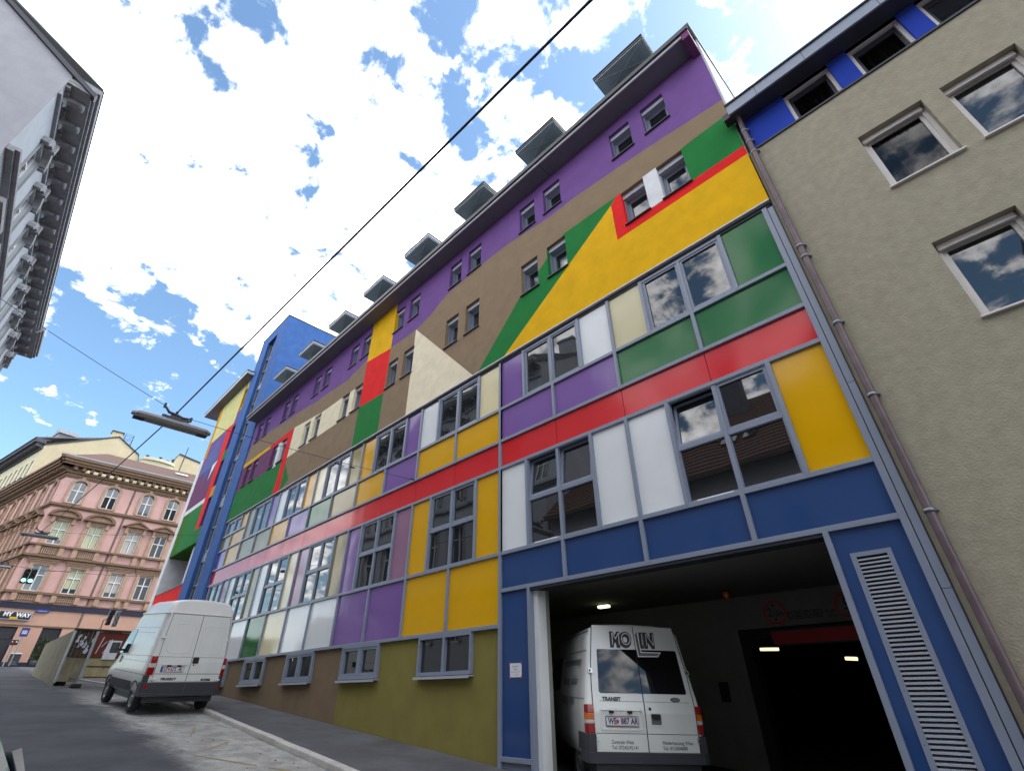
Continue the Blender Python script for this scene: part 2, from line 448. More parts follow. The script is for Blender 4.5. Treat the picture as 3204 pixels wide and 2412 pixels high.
# ------------------------------------------------------------------ the colourful building
BLD = thing('apartment_building', 'long modern block painted in coloured shapes with glossy panels, blue stair tower and garage opening', 'building', (-14, 0, gz(-14)))
BI = BLD.matrix_basis.copy()
BLD_M = Matrix.Translation((-14, 0, gz(-14))); INV = BLD_M.inverted()
def part(mb, name, mats, parent=None, bevel=0, **k):
    return mb.build(name, mats, parent or BLD, bevel=bevel, inv=INV, **k)
def sub(mb, name, mats, par, bevel=0):
    return mb.build(name, mats, par, bevel=bevel, inv=INV)

# stucco windows: two storeys, sixteen columns each
WX = []
for k in range(8):
    o = -3.43 * k - 0.012 * k
    WX += [(-2.29 + o, -1.64 + o), (-3.285 + o, -2.65 + o)]
ROWS = ((9.30, 10.45), (11.88, 12.98))
holes = [(a, b, lo, hi) for a, b in WX for lo, hi in ROWS]
SC_M = ['s_brown', 's_purple', 's_yellow', 's_red', 's_green', 's_cream', 's_white', 's_plum']
BR, PU, YE, RE, GR, CR, WH, PL = range(8)
reg = [
    ([(-0.40, 11.05), (-2.44, 11.38), (-4.59, 11.62), (-5.6, 11.62), (-7.28, 11.86), (-8.55, 11.86), (-10.29, 11.73), (-11.09, 11.36), (-11.93, 11.14), (-13.59, 11.20), (-15.40, 11.56), (-16.94, 11.24), (-18.56, 11.36), (-19.64, 11.38), (-21.63, 11.60), (-22.92, 11.64), (-25.18, 11.86), (-27.6, 11.84), (-28.2, 10.6), (-28.2, 13.5), (-0.40, 13.5)], PU),
    ([(-15.40, 11.42), (-13.62, 11.18), (-13.62, 13.5), (-15.40, 13.5)], YE),
    ([(-15.40, 11.42), (-13.62, 11.18), (-13.66, 9.20), (-15.40, 9.27)], RE),
    ([(-15.40, 9.27), (-13.66, 9.20), (-13.66, 7.5), (-15.40, 7.5)], GR),
    ([(-11.99, 11.16), (-8.62, 7.5), (-12.01, 7.5)], CR),
    ([(-8.58, 7.5), (-6.83, 9.28), (-5.78, 10.02), (-5.10, 10.52), (-3.40, 10.48), (-3.59, 10.30), (-7.58, 7.5)], GR),
    ([(-3.59, 10.30), (-3.59, 9.02), (-0.40, 9.01), (-0.40, 7.5), (-7.58, 7.5)], YE),
    ([(-3.40, 10.48), (-3.285, 10.48), (-3.285, 9.29), (-0.40, 9.29), (-0.40, 9.01), (-3.59, 9.02), (-3.59, 10.30)], RE),
    ([(-2.65, 10.48), (-2.29, 10.48), (-2.29, 9.30), (-2.65, 9.30)], WH),
    ([(-1.64, 10.49), (-0.40, 10.52), (-0.40, 9.29), (-1.64, 9.29)], GR),
    ([(-15.45, 10.42), (-18.85, 10.46), (-21.71, 10.77), (-21.71, 9.20), (-15.45, 9.26)], CR),
    ([(-21.60, 7.5), (-20.86, 7.91), (-21.68, 8.9), (-21.72, 9.2), (-22.3, 7.5)], GR),
    ([(-28.2, 10.80), (-24.46, 10.75), (-24.50, 10.58), (-28.2, 10.52)], YE),
    ([(-28.2, 10.55), (-22.26, 10.56), (-22.26, 9.20), (-28.2, 9.22)], PL),
    ([(-28.2, 9.22), (-22.26, 9.22), (-22.26, 7.5), (-28.2, 7.5)], GR),
    ([(-23.36, 10.45), (-22.94, 10.45), (-22.94, 9.16), (-23.36, 9.16)], WH),
    ([(-24.44, 10.72), (-21.77, 10.80), (-21.72, 9.20), (-21.62, 7.5), (-22.40, 7.5), (-22.28, 8.4), (-22.28, 10.46), (-24.44, 10.50)], RE),
]
wall = build_wall('painted_wall', Frame(BLD_M.inverted() @ Vector((0, 0, 0)), (1, 0, 0), (0, -1, 0)), (-28.05, -0.50, 7.57, 13.45), holes, reg, [M[k] for k in SC_M], BLD, depth=0.28, w=0.03)
# structural mass behind the skin
mb = MB()
mb.box(-28.05, -0.52, 0.32, 11.5, 7.6, 13.6)
mb.box(-28.05, -0.52, 0.45, 11.5, 1.95, 7.6)
mb.box(-28.05, -12.2, 0.45, 11.5, gz(-14) - 2.2, 1.95)
part(mb, 'core_wall', M['interior'])
mb = MB(); mb.fbox(XZ, -28.05, -0.50, 7.555, 7.585, -0.3, 0.045, 0)
mb.fbox(XZ, -28.05, -0.54, 7.47, 7.555, -0.3, -0.03, 1)
part(mb, 'wall_base_strip', [M['fascia'], M['framedark']])

def stucco_window(a, b, lo, hi):
    W = MB()
    d0, d1 = -0.25, -0.19
    t = 0.055
    box = 0.15
    W.fbox(XZ, a, b, hi - box, hi, -0.26, -0.06, 1)                      # roller shutter box
    W.fbox(XZ, a, a + t, lo, hi - box, d0, d1); W.fbox(XZ, b - t, b, lo, hi - box, d0, d1)
    W.fbox(XZ, a + t, b - t, lo, lo + t, d0, d1 - .004); W.fbox(XZ, a + t, b - t, hi - box - t, hi - box, d0, d1 - .004)
    W.fbox(XZ, a, a + 0.03, lo, hi - box, d1, -0.10); W.fbox(XZ, b - 0.03, b, lo, hi - box, d1, -0.10)    # shutter rails
    s = t + 0.045
    W.ring(lambda p, q, d: XZ(p, q, d), [(a + t, lo + t), (b - t, lo + t), (b - t, hi - box - t), (a + t, hi - box - t)],
           [(a + s, lo + s), (b - s, lo + s), (b - s, hi - box - s), (a + s, hi - box - s)], d0 - 0.02, d0 + 0.03)
    win = part(W, 'window', [M['frame'], M['framelight']])
    S = MB(); S.fbox(XZ, a - 0.03, b + 0.03, lo - 0.03, lo - 0.004, -0.22, 0.085); sub(S, 'sill', M['framedark'], win)
    P = MB(); P.add([XZ(a + s - .01, lo + s - .01, -0.262), XZ(b - s + .01, lo + s - .01, -0.262), XZ(b - s + .01, hi - box - s + .01, -0.262), XZ(a + s - .01, hi - box - s + .01, -0.262)], [(0, 1, 2, 3)])
    sub(P, 'pane', M['glass'], win)
    return win
for a, b in WX:
    for lo, hi in ROWS:
        stucco_window(a, b, lo, hi)

# ---- glossy panel zone
def clad(a, b, lo, hi, m, label=None):
    P = MB(); P.fbox(XZ, a, b, lo, hi, -0.085, -0.055)
    o = part(P, 'cladding_panel', M['p_' + m])
    if label: o['label'] = label
    return o

def curtain_window(a, mid, b, lo, hi, transom=None, tilt=(), light=False, tape=()):
    """aluminium window with two or four panes between mullions"""
    W = MB(); panes = []
    fr = 0.055
    W.ring(lambda p, q, d: XZ(p, q, d), [(a, lo), (b, lo), (b, hi), (a, hi)], [(a + fr, lo + fr), (b - fr, lo + fr), (b - fr, hi - fr), (a + fr, hi - fr)], -0.10, -0.018)
    W.fbox(XZ, mid - 0.035, mid + 0.035, lo + fr, hi - fr, -0.10, -0.016)
    cells = []
    for x0, x1 in ((a + fr, mid - 0.035), (mid + 0.035, b - fr)):
        if transom:
            cells += [(x0, x1, lo + fr, transom - 0.04, False), (x0, x1, transom + 0.04, hi - fr, True)]
        else: cells += [(x0, x1, lo + fr, hi - fr, True)]
    if transom:
        for x0, x1 in ((a + fr, mid - 0.035), (mid + 0.035, b - fr)): W.fbox(XZ, x0, x1, transom - 0.04, transom + 0.04, -0.10, -0.02)
    P = MB(); B = MB()
    for i, (x0, x1, z0, z1, opens) in enumerate(cells):
        sf = 0.045 if opens else 0.012
        ang = tilt[i] if i < len(tilt) else 0.0
        def pt(p, q, d, z0=z0, ang=ang):
            return XZ(p, z0 + (q - z0) * math.cos(ang), d - (q - z0) * math.sin(ang))
        W.ring(pt, [(x0, z0), (x1, z0), (x1, z1), (x0, z1)], [(x0 + sf, z0 + sf), (x1 - sf, z0 + sf), (x1 - sf, z1 - sf), (x0 + sf, z1 - sf)], -0.09, -0.035, 0)
        P.add([pt(x0 + sf - .005, z0 + sf - .005, -0.07), pt(x1 - sf + .005, z0 + sf - .005, -0.07), pt(x1 - sf + .005, z1 - sf + .005, -0.07), pt(x0 + sf - .005, z1 - sf + .005, -0.07)], [(0, 1, 2, 3)])
    win = part(W, 'window', M['frame'])
    sub(P, 'pane', M['glass'], win)
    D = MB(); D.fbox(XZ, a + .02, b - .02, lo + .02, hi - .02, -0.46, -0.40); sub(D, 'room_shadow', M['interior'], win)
    if tape:
        T = MB()
        for (p, q, r, s_) in tape:
            n = 9
            for i in range(n):
                x0 = p + (q - p) * i / n; x1 = p + (q - p) * (i + 1) / n
                T.fbox(XZ, x0, x1, r + random.uniform(0, .012), s_, -0.018, -0.0135)
        sub(T, 'film_remnant', M['tape'], win)
    return win

Z0, Z1, Z2, Z3, Z4, Z5, ZT = 1.10, 2.49, 4.44, 5.15, 6.05, 6.76, 7.47
A = [(-28.1, -27.65, 'olive', Z5, ZT), (-25.78, -24.91, 'yellow', Z5, ZT), (-28.1, -26.69, 'olive', Z4, Z5), (-26.69, -24.91, 'yellow', Z4, Z5), (-24.91, -24.07, 'olive', Z4, ZT),
     (-22.33, -21.47, 'purple', Z4, ZT), (-21.47, -20.59, 'white', Z4, ZT), (-18.85, -17.97, 'yellow', Z4, ZT), (-17.97, -17.14, 'cream', Z4, ZT),
     (-15.40, -14.55, 'olive', Z4, ZT), (-14.55, -13.70, 'yellow', Z4, ZT), (-11.92, -11.11, 'purple', Z4, ZT), (-11.11, -10.25, 'white', Z4, ZT), (-8.47, -7.63, 'cream', Z4, ZT),
     (-7.63, -6.79, 'purple', Z4, ZT), (-5.02, -4.16, 'white', Z4, ZT), (-4.16, -3.30, 'tan', Z4, ZT), (-1.52, -0.65, 'green', Z4, ZT)]
G = [-28.1, -26.70, -24.99, -23.23, -21.50, -19.80, -18.06, -16.31, -14.56, -12.85, -11.11, -9.37, -7.63, -5.89, -4.16, -2.40, -0.65]
SPC = ['purple', 'yellow', 'olive', 'olive', 'yellow', 'purple', 'green', 'olive', 'yellow', 'purple', 'yellow', 'yellow', 'purple', 'purple', 'green', 'green']
LOWC = ['white', 'cream', 'white', 'white', 'green', 'cream', 'white', 'white', 'purple', 'purple', 'yellow', 'yellow', 'blue', 'blue', 'blue', 'blue']
for a, b, c, lo, hi in A: clad(a, b, lo, hi, c)
for i, c in enumerate(SPC): clad(G[i], G[i + 1], Z3, Z4, c)
for i in range(16): clad(G[i] + .006, G[i + 1] - .006, Z2, Z3, 'red')
for i, c in enumerate(LOWC): clad(G[i], G[i + 1], Z0 if i < 12 else 1.74, Z1, c)
Bp = [(-28.15, -27.62, 'plum'), (-25.90, -25.01, 'pink'), (-25.01, -24.20, 'white'), (-22.42, -21.60, 'olive'), (-21.60, -20.72, 'white'), (-18.93, -18.10, 'cream'), (-18.10, -17.24, 'pink'),
      (-15.45, -14.60, 'olive'), (-14.60, -13.77, 'purple'), (-11.95, -11.12, 'pink'), (-11.12, -10.28, 'yellow'), (-8.48, -7.63, 'yellow'), (-7.63, -6.79, 'white'), (-5.00, -4.15, 'white'), (-4.15, -3.28, 'white'), (-1.47, -0.65, 'yellow')]
for a, b, c in Bp: clad(a, b, Z1, Z2, c)
WA = [(-27.65, -26.67, -25.78, Z5), (-24.07, -23.20, -22.33, Z4), (-20.59, -19.72, -18.85, Z4), (-17.14, -16.28, -15.40, Z4), (-13.70, -12.80, -11.92, Z4), (-10.25, -9.36, -8.47, Z4), (-6.79, -5.90, -5.02, Z4), (-3.30, -2.41, -1.52, Z4)]
for i, (a, m_, b, lo) in enumerate(WA):
    curtain_window(a, m_, b, lo, ZT, tilt=(0, 0), tape=[(m_ + 0.06, b - 0.1, lo + 0.03, lo + 0.055)] if i == 5 else ())
WB = [(-27.62, -26.72, -25.90), (-24.20, -23.30, -22.42), (-20.72, -19.80, -18.93), (-17.24, -16.36, -15.45), (-13.77, -12.86, -11.95), (-10.28, -9.39, -8.48), (-6.79, -5.89, -5.00), (-3.28, -2.39, -1.47)]
for i, (a, m_, b) in enumerate(WB):
    tl = (0, R(7), 0, R(6)) if i == 6 else ((0, R(9), 0, 0) if i == 7 else ())
    curtain_window(a, m_, b, Z1, Z2, 3.48, tilt=tl, tape=[(a + 0.18, m_ - 0.12, Z1 + 0.02, Z1 + 0.055)] if i >= 6 else ())

# mullions and transoms: one glazing grid
mb = MB()
MW = 0.035
vert = {}
for a, b, c, lo, hi in A:
    for x in (a, b): vert.setdefault((round(x, 2), lo, hi), 1)
for x in G:
    for lo, hi in ((Z3, Z4), (Z0, Z1)):
        if x < -7.7 or lo > 2: vert[(x, lo, hi)] = 1
for x in G[13:-1]: vert[(x, 1.74, Z1)] = 1
for a, b, c in Bp:
    for x in (a, b): vert[(round(x, 2), Z1, Z2)] = 1
for (a, m_, b) in WB:
    for x in (a, b): vert[(round(x, 2), Z1, Z2)] = 1
for (a, m_, b, lo) in WA:
    for x in (a, b): vert[(round(x, 2), lo, ZT)] = 1
seen = []
for (x, lo, hi) in sorted(vert):
    if any(abs(x - q) < 0.03 and lo < h and l < hi for q, l, h in seen) or x > -0.7: continue
    seen.append((x, lo, hi))
    mb.fbox(XZ, x - MW, x + MW, lo, hi, -0.11, 0.0)
mb.fbox(XZ, -7.665, -7.595, gz(-7.6) - 0.1, ZT, -0.11, 0.004)
mb.fbox(XZ, -0.685, -0.60, gz(0) - 0.1, ZT, -0.11, 0.004)
for z, xa, xb in ((Z0, -28.15, -7.66), (Z1, -28.15, -0.62), (Z2, -28.15, -0.62), (Z3, -28.1, -0.62), (Z4, -28.1, -0.62), (Z5, -28.1, -24.91), (1.745, -7.60, -0.62)):
    mb.fbox(XZ, xa, xb, z - 0.037, z + 0.037, -0.112, -0.003)
part(mb, 'glazing_grid', M['frame'], bevel=0.004)
mb = MB()
for x in G[1:-1]: mb.fbox(XZ, x - 0.008, x + 0.008, Z2, Z3, -0.10, -0.082)
part(mb, 'panel_joint', M['seam'])
# right-hand end frame
mb = MB(); 
mb.fbox(XZ, -0.588, -0.50, gz(0) - 0.2, 0.9, -0.1, 0.012); mb.fbox(XZ, -0.588, -0.50, 0.906, 3.6, -0.1, 0.012); mb.fbox(XZ, -0.588, -0.50, 3.606, 7.40, -0.1, 0.012)
mb.fbox(XZ, -0.60, -0.495, gz(0) - 0.2, 7.42, -0.12, -0.02, 1)
mb.fbox(XZ, -0.498, -0.488, gz(0) - 0.2, 7.42, -0.12, 0.004, 1)
part(mb, 'corner_trim', [M['frame'], M['framedark']])

# rendered base with box windows
bw = [(-24.30, -22.48), (-20.78, -18.98), (-17.30, -15.47), (-13.79, -11.97), (-10.30, -8.47)]
bh = [(a + .02, b - .02, 0.34, 1.06) for a, b in bw]
build_wall('base_wall', Frame(INV @ Vector((0, 0, 0)), (1, 0, 0), (0, -1, 0)), (-28.1, -7.66, -2.2, 1.075), bh,
           [([(-13.83, -3), (-7.0, -3), (-7.0, 1.2), (-13.83, 1.2)], 1)], [M['brownbase'], M['olivebase']], BLD, depth=0.3, w=-0.085)
for i, (a, b) in enumerate(bw):
    W = MB(); m_ = (a + b) / 2; big = i == 4
    fr = 0.05
    W.ring(lambda p, q, d: XZ(p, q, d), [(a, 0.30), (b, 0.30), (b, 1.062), (a, 1.062)], [(a + fr, 0.30 + .07), (b - fr, 0.30 + .07), (b - fr, 1.062 - fr), (a + fr, 1.062 - fr)], -0.14, 0.0)
    W.fbox(XZ, m_ - 0.035, m_ + 0.035, 0.36, 1.02, -0.12, -0.004)
    if not big:
        for x0, x1 in ((a + fr, m_ - .035), (m_ + .035, b - fr)):
            W.ring(lambda p, q, d: XZ(p, q, d), [(x0, .37), (x1, .37), (x1, 1.012), (x0, 1.012)], [(x0 + .07, .44), (x1 - .07, .44), (x1 - .07, .95), (x0 + .07, .95)], -0.10, -0.02)
    win = part(W, 'basement_window', M['frame'])
    S = MB(); S.fbox(XZ, a - 0.02, b + 0.02, 0.265, 0.285, -0.12, 0.06); S.fbox(XZ, a - 0.02, b + 0.02, 0.235, 0.268, 0.045, 0.06); sub(S, 'sill', M['framelight'], win)
    P = MB(); P.add([XZ(a + fr, .36, -0.09), XZ(b - fr, .36, -0.09), XZ(b - fr, 1.02, -0.09), XZ(a + fr, 1.02, -0.09)], [(0, 1, 2, 3)]); sub(P, 'pane', M['glass'], win)
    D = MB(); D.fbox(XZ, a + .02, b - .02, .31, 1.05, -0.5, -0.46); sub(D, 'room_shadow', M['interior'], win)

# blue piers beside the garage, vent grille
clad(-7.60, -6.84, -0.97, 1.71, 'blue'); P = MB(); P.ring(lambda p, q, d: XZ(p, q, d), [(-1.51, -1.9), (-.66, -1.9), (-.66, 1.71), (-1.51, 1.71)], [(-1.28, -1.56), (-.945, -1.56), (-.945, 1.366), (-1.28, 1.366)], -.085, -.055); part(P, 'cladding_panel', M['p_blue'])
mb = MB()
mb.fbox(XZ, -6.86, -6.79, gz(-7) - .2, 1.71, -0.14, 0.0); mb.fbox(XZ, -7.62, -6.82, -1.035, -0.965, -0.11, -0.004)
mb.fbox(XZ, -7.60, -6.80, -1.6, -1.035, -0.11, -0.07)
mb.fbox(XZ, -1.545, -1.475, gz(-1.5) - .2, 1.71, -0.14, 0.0)
part(mb, 'pier_frame', M['frame'], bevel=0.004)
mb = MB()
mb.ring(lambda p, q, d: XZ(p, q, d), [(-1.335, -1.6), (-0.895, -1.6), (-0.895, 1.415), (-1.335, 1.415)], [(-1.275, -1.55), (-0.95, -1.55), (-0.95, 1.362), (-1.275, 1.362)], -0.06, -0.045)
z = 1.335
while z > -1.55:
    mb.hexa([XZ(-1.278, z, -0.11), XZ(-0.947, z, -0.11), XZ(-0.947, z - 0.022, -0.05), XZ(-1.278, z - 0.022, -0.05), XZ(-1.278, z + 0.008, -0.11), XZ(-0.947, z + 0.008, -0.11), XZ(-0.947, z - 0.002, -0.047), XZ(-1.278, z - 0.002, -0.047)], 1)
    z -= 0.0465
mb.fbox(XZ, -1.278, -0.947, -1.56, 1.365, -0.118, -0.112, 2)
for z in (1.33, 0.9, 0.42, -0.05, -0.52, -0.98):
    for x in (-1.305, -0.922): mb.disc(lambda a, b, d, x=x, z=z: XZ(x + a, z + b, -0.043), 0.008, 0, 8, 3)
part(mb, 'vent_grille', [M['frame'], M['framelight'], M['black'], M['chrome']])

# ---- garage
GW = MB()
GY = 5.0; fl = gz(-7) - 0.06
def gfl(x): return gz(x) - 0.065
GW.box(-12.1, -1.46, 0.14, GY, 1.80, 1.93, 1)                                   # ceiling
GW.box(-6.79, -6.69, 0.12, 0.36, -2, 1.80, 2); GW.box(-12.1, -6.69, 0.36, 0.46, -2, 1.80, 0)    # white jamb and inner face of front wall
GW.box(-1.50, -1.40, 0.14, GY + 6, -3, 1.80, 0); GW.box(-12.2, -12.1, 0.36, GY, -2, 1.80, 0)
GW.box(-12.1, -4.92, GY, GY + .12, -2.2, 1.80, 0); GW.box(-4.92, -1.46, GY, GY + .12, 1.12, 1.80, 0)
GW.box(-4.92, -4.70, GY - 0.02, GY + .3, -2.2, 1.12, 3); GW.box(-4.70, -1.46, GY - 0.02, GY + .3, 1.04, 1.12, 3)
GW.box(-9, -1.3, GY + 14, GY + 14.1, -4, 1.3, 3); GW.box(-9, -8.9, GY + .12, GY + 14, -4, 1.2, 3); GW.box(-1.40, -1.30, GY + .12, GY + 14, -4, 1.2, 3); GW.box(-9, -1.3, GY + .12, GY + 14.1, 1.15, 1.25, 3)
GW.fbox(XZ, -6.80, -1.50, 1.66, 1.705, -0.30, -0.02, 3)
part(GW, 'garage_room', [M['garwall'], M['garceil'], M['jamb'], M['gardark']])
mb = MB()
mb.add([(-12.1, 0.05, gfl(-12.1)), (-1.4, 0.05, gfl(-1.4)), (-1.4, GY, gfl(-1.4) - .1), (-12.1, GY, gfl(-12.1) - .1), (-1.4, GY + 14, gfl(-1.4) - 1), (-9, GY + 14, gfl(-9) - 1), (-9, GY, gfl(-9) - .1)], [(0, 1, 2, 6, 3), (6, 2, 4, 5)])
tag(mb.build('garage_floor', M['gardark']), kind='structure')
# dark gate lintel with red beam
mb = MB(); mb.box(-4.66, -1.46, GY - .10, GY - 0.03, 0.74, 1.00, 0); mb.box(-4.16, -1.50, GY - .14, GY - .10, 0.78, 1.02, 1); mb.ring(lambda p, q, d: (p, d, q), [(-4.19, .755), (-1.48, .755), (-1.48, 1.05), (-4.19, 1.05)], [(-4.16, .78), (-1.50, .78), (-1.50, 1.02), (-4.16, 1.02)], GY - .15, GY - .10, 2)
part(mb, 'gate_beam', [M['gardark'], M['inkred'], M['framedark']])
mb = MB(); mb.box(-5.62, -5.42, GY - 0.05, GY + 0.02, -0.25, 0.12); part(mb, 'switch_box', M['gardark'])
def round_sign(cx, cz, r, words, label):
    t = thing('height_sign', label, 'sign', (cx, GY - 0.012, cz))
    fn = lambda a, b, d: (a, -d, b)
    P = MB(); P.disc(fn, r * 0.8, 0.004); P.build('plate', M['garwall'], t, recalc=False)
    Q = MB(); n = 32
    Q.ring(fn, [(r * math.cos(2 * PI * i / n), r * math.sin(2 * PI * i / n)) for i in range(n)], [(.78 * r * math.cos(2 * PI * i / n), .78 * r * math.sin(2 * PI * i / n)) for i in range(n)], 0, 0.008); Q.build('rim', M['signred'], t)
    T = MB()
    for (s, sz, x, z) in words: T.mesh(text_mesh(s, sz), lambda a, b, d, x=x, z=z: (x + a * .82, -0.009, z + b))
    for k in (1, -1): T.add([(0, -0.009, k * .42 * r), (-.14 * r, -0.009, k * .66 * r), (.14 * r, -0.009, k * .66 * r)], [(0, 1, 2)])
    T.build('lettering', M['ink'], t, recalc=False)
round_sign(-4.02, 1.405, 0.245, [('2', 0.24, -.10, 0), (',10m', 0.15, .055, -.03)], 'round red-rimmed sign reading 2,10m above the dark garage gate')
round_sign(-2.58, 1.42, 0.245, [('5', 0.30, -.02, 0)], 'round red-rimmed sign half hidden by the garage pier frame')
for i, (x, w_) in enumerate(((-3.60, .32), (-3.25, .32))):
    t = thing('notice_plate', ('boxed garage notice just right of the 2,10m sign', 'boxed garage notice further right, next to the small lettering')[i], 'notice', (x, GY - 0.012, 1.315), group='small boxed notices above the garage gate')
    fn = lambda a, b, d: (a, -d, b)
    P = MB(); P.ring(fn, [(-w_ / 2, -.075), (w_ / 2, -.075), (w_ / 2, .075), (-w_ / 2, .075)], [(-w_ / 2 + .012, -.063), (w_ / 2 - .012, -.063), (w_ / 2 - .012, .063), (-w_ / 2 + .012, .063)], 0, 0.004)
    P.ring(fn, [(-.1 + .05 * math.cos(a * PI / 8), .05 * math.sin(a * PI / 8)) for a in range(16)], [(-.1 + .038 * math.cos(a * PI / 8), .038 * math.sin(a * PI / 8)) for a in range(16)], 0, 0.004)
    for r_ in range(3): P.fbox(Frame((0, 0, 0), (1, 0, 0), (0, -1, 0)), -.02, .12, .03 - .035 * r_, .045 - .035 * r_, 0, .004)
    P.build('border', M['ink'], t)
T = MB()
T.mesh(text_mesh('Hier gilt die', 0.075), lambda a, b, d: (-2.90 + a, GY - 0.006, 1.335 + b)); T.mesh(text_mesh('STVO', 0.075), lambda a, b, d: (-2.90 + a, GY - 0.006, 1.235 + b))
tag(T.build('wall_lettering', M['ink'], recalc=False), 'small dark wall lettering between the boxed notices and the second round sign', 'lettering')
def ceiling_lamp(name, label, x, y, l, m, r=.05, lx=True, z=1.80):
    t = thing(name, label, 'lamp', (x, y, z))
    B = MB(); B.box(-l / 2 - .03, l / 2 + .03, -.05, .05, -.03, 0.0); B.build('lamp_base', M['gardark'], t)
    P = MB(); P.box(-l / 2, l / 2, -r, r, -.09, -.03); P.build('lamp_tube', m, t, bevel=.01)
ceiling_lamp('emergency_lamp', 'small lit greenish emergency lamp on the garage ceiling over the white van', -7.46, 3.45, .30, M['exitlight'], .06)
for i, (x, y) in enumerate(((-5.95, 3.44), (-2.75, 3.52))):
    t = thing('downlight', ('unlit round ceiling lamp above the lettered van', 'unlit round ceiling lamp near the right edge of the garage opening')[i], 'lamp', (x, y, 1.80), group='round ceiling lamps in the garage')
    Q = MB(); Q.lathe([(.02, -.004), (.11, -.012), (.13, 0)], lambda a, b, h: (a, b, h)); Q.build('lamp_rim', M['lamphead'], t)
t = thing('warning_lamp', 'orange warning lamp on the garage ceiling', 'lamp', (-4.52, 3.82, 1.80))
Q = MB(); Q.lathe([(.0, -.20), (.06, -.19), (.075, -.15), (.075, -.04)], lambda a, b, h: (a, b, h)); Q.build('lens', M['lampamber'], t); Q = MB(); Q.lathe([(.085, -.04), (.085, 0)], lambda a, b, h: (a, b, h)); Q.build('lamp_base', M['gardark'], t)
for i, (x, y, z, l) in enumerate(((-5.04, 7.0, 0.86, .44), (-3.30, 7.0, 0.58, .24))):
    t = thing('tube_lamp', ('lit yellowish tube lamp in the dark garage, the longer left one', 'lit yellowish tube lamp in the dark garage, the shorter right one')[i], 'lamp', (x, y, z), group='lit tube lamps in the garage')
    Q = MB(); Q.tube([(-l / 2, 0, -.03), (l / 2, 0, -.05)], .035, 10); Q.build('lamp_tube', M['tubelight'], t)
    Q = MB(); Q.box(-l / 2, l / 2, -.03, .03, 0, .03); Q.box(-.01, .01, -.01, .01, .03, 1.15 - z); Q.build('lamp_base', M['gardark'], t)
# paper notice taped on the blue pier
t = thing('paper_notice', 'white paper notice taped to the blue pier left of the garage', 'notice', (-7.23, 0.053, 0.33))
P = MB(); P.add([(-.15, -.004, -.112), (.15, -.006, -.112), (.155, -.004, .112), (-.15, -.010, .115)], [(0, 1, 2, 3)]); P.build('sheet', M['paper'], t, recalc=False)
T = MB()
for i, (s, sz) in enumerate((('Ordination', .036), ('Eingang', .034), ('Mo bis Fr 8 - 12 Uhr', .026), ('und nach Anruf', .026))): T.mesh(text_mesh(s, sz), lambda a, b, d, i=i: (a, -.012, .062 - .045 * i + b))
T.build('lettering', M['lettergrey'], t, recalc=False)
T = MB()
for x, z, d in ((-.15, .115, 1), (.15, .115, 1), (-.15, -.112, -1), (.15, -.112, -1)): T.fbox(Frame((0, 0, 0), (1, 0, 0), (0, -1, 0)), x - .006, x + .006, z - .03, z + .03, .009, .013)
T.build('tape', M['inkred'], t)

# ---- eaves, roof, dormers
mb = MB()
mb.box(-28.07, -0.68, -0.565, -0.03, 13.43, 13.47, 0)
for x in (-5.4, -11.9, -19.4): mb.box(x - .006, x + .006, -.566, -.03, 13.426, 13.43, 2)
mb.box(-28.07, -0.68, -0.60, -0.565, 13.40, 13.52, 1)
mb.box(-28.09, -0.48, -0.66, -0.60, 13.50, 13.66, 2)
mb.box(-28.07, -0.50, -0.60, 0.0, 13.52, 13.66, 1)
part(mb, 'eave', [M['soffit'], M['fascia'], M['black']])
mb = MB(); mb.box(-0.68, -0.50, -0.62, 0.0, 13.22, 13.56, 0); part(mb, 'eave_return', M['s_plum'])
zr = lambda y: 13.66 + (y + .6) * 0.72
mb = MB()
mb.hexa([(-28.05, -.60, 13.5), (-.52, -.60, 13.5), (-.52, 6, 13.5), (-28.05, 6, 13.5), (-28.05, -.60, zr(-.6)), (-.52, -.60, zr(-.6)), (-.52, 6, zr(6)), (-28.05, 6, zr(6))], 0)
part(mb, 'roof', M['roofgrey'])
mb = MB(); f = lambda p, q, d: (d, p, q)
mb.prism(f, [(0.03, 9.0), (7, 9.0), (7, zr(6) - .05), (6, zr(6) - .05), (0.03, zr(0) - .05)], -0.52, -0.46, 0)
mb.prism(f, [(-.62, zr(-.6)), (6, zr(6)), (6, zr(6) + .09), (-.62, zr(-.6) + .09)], -0.56, -0.43, 1)
part(mb, 'gable', [M['s_white'], M['black']])
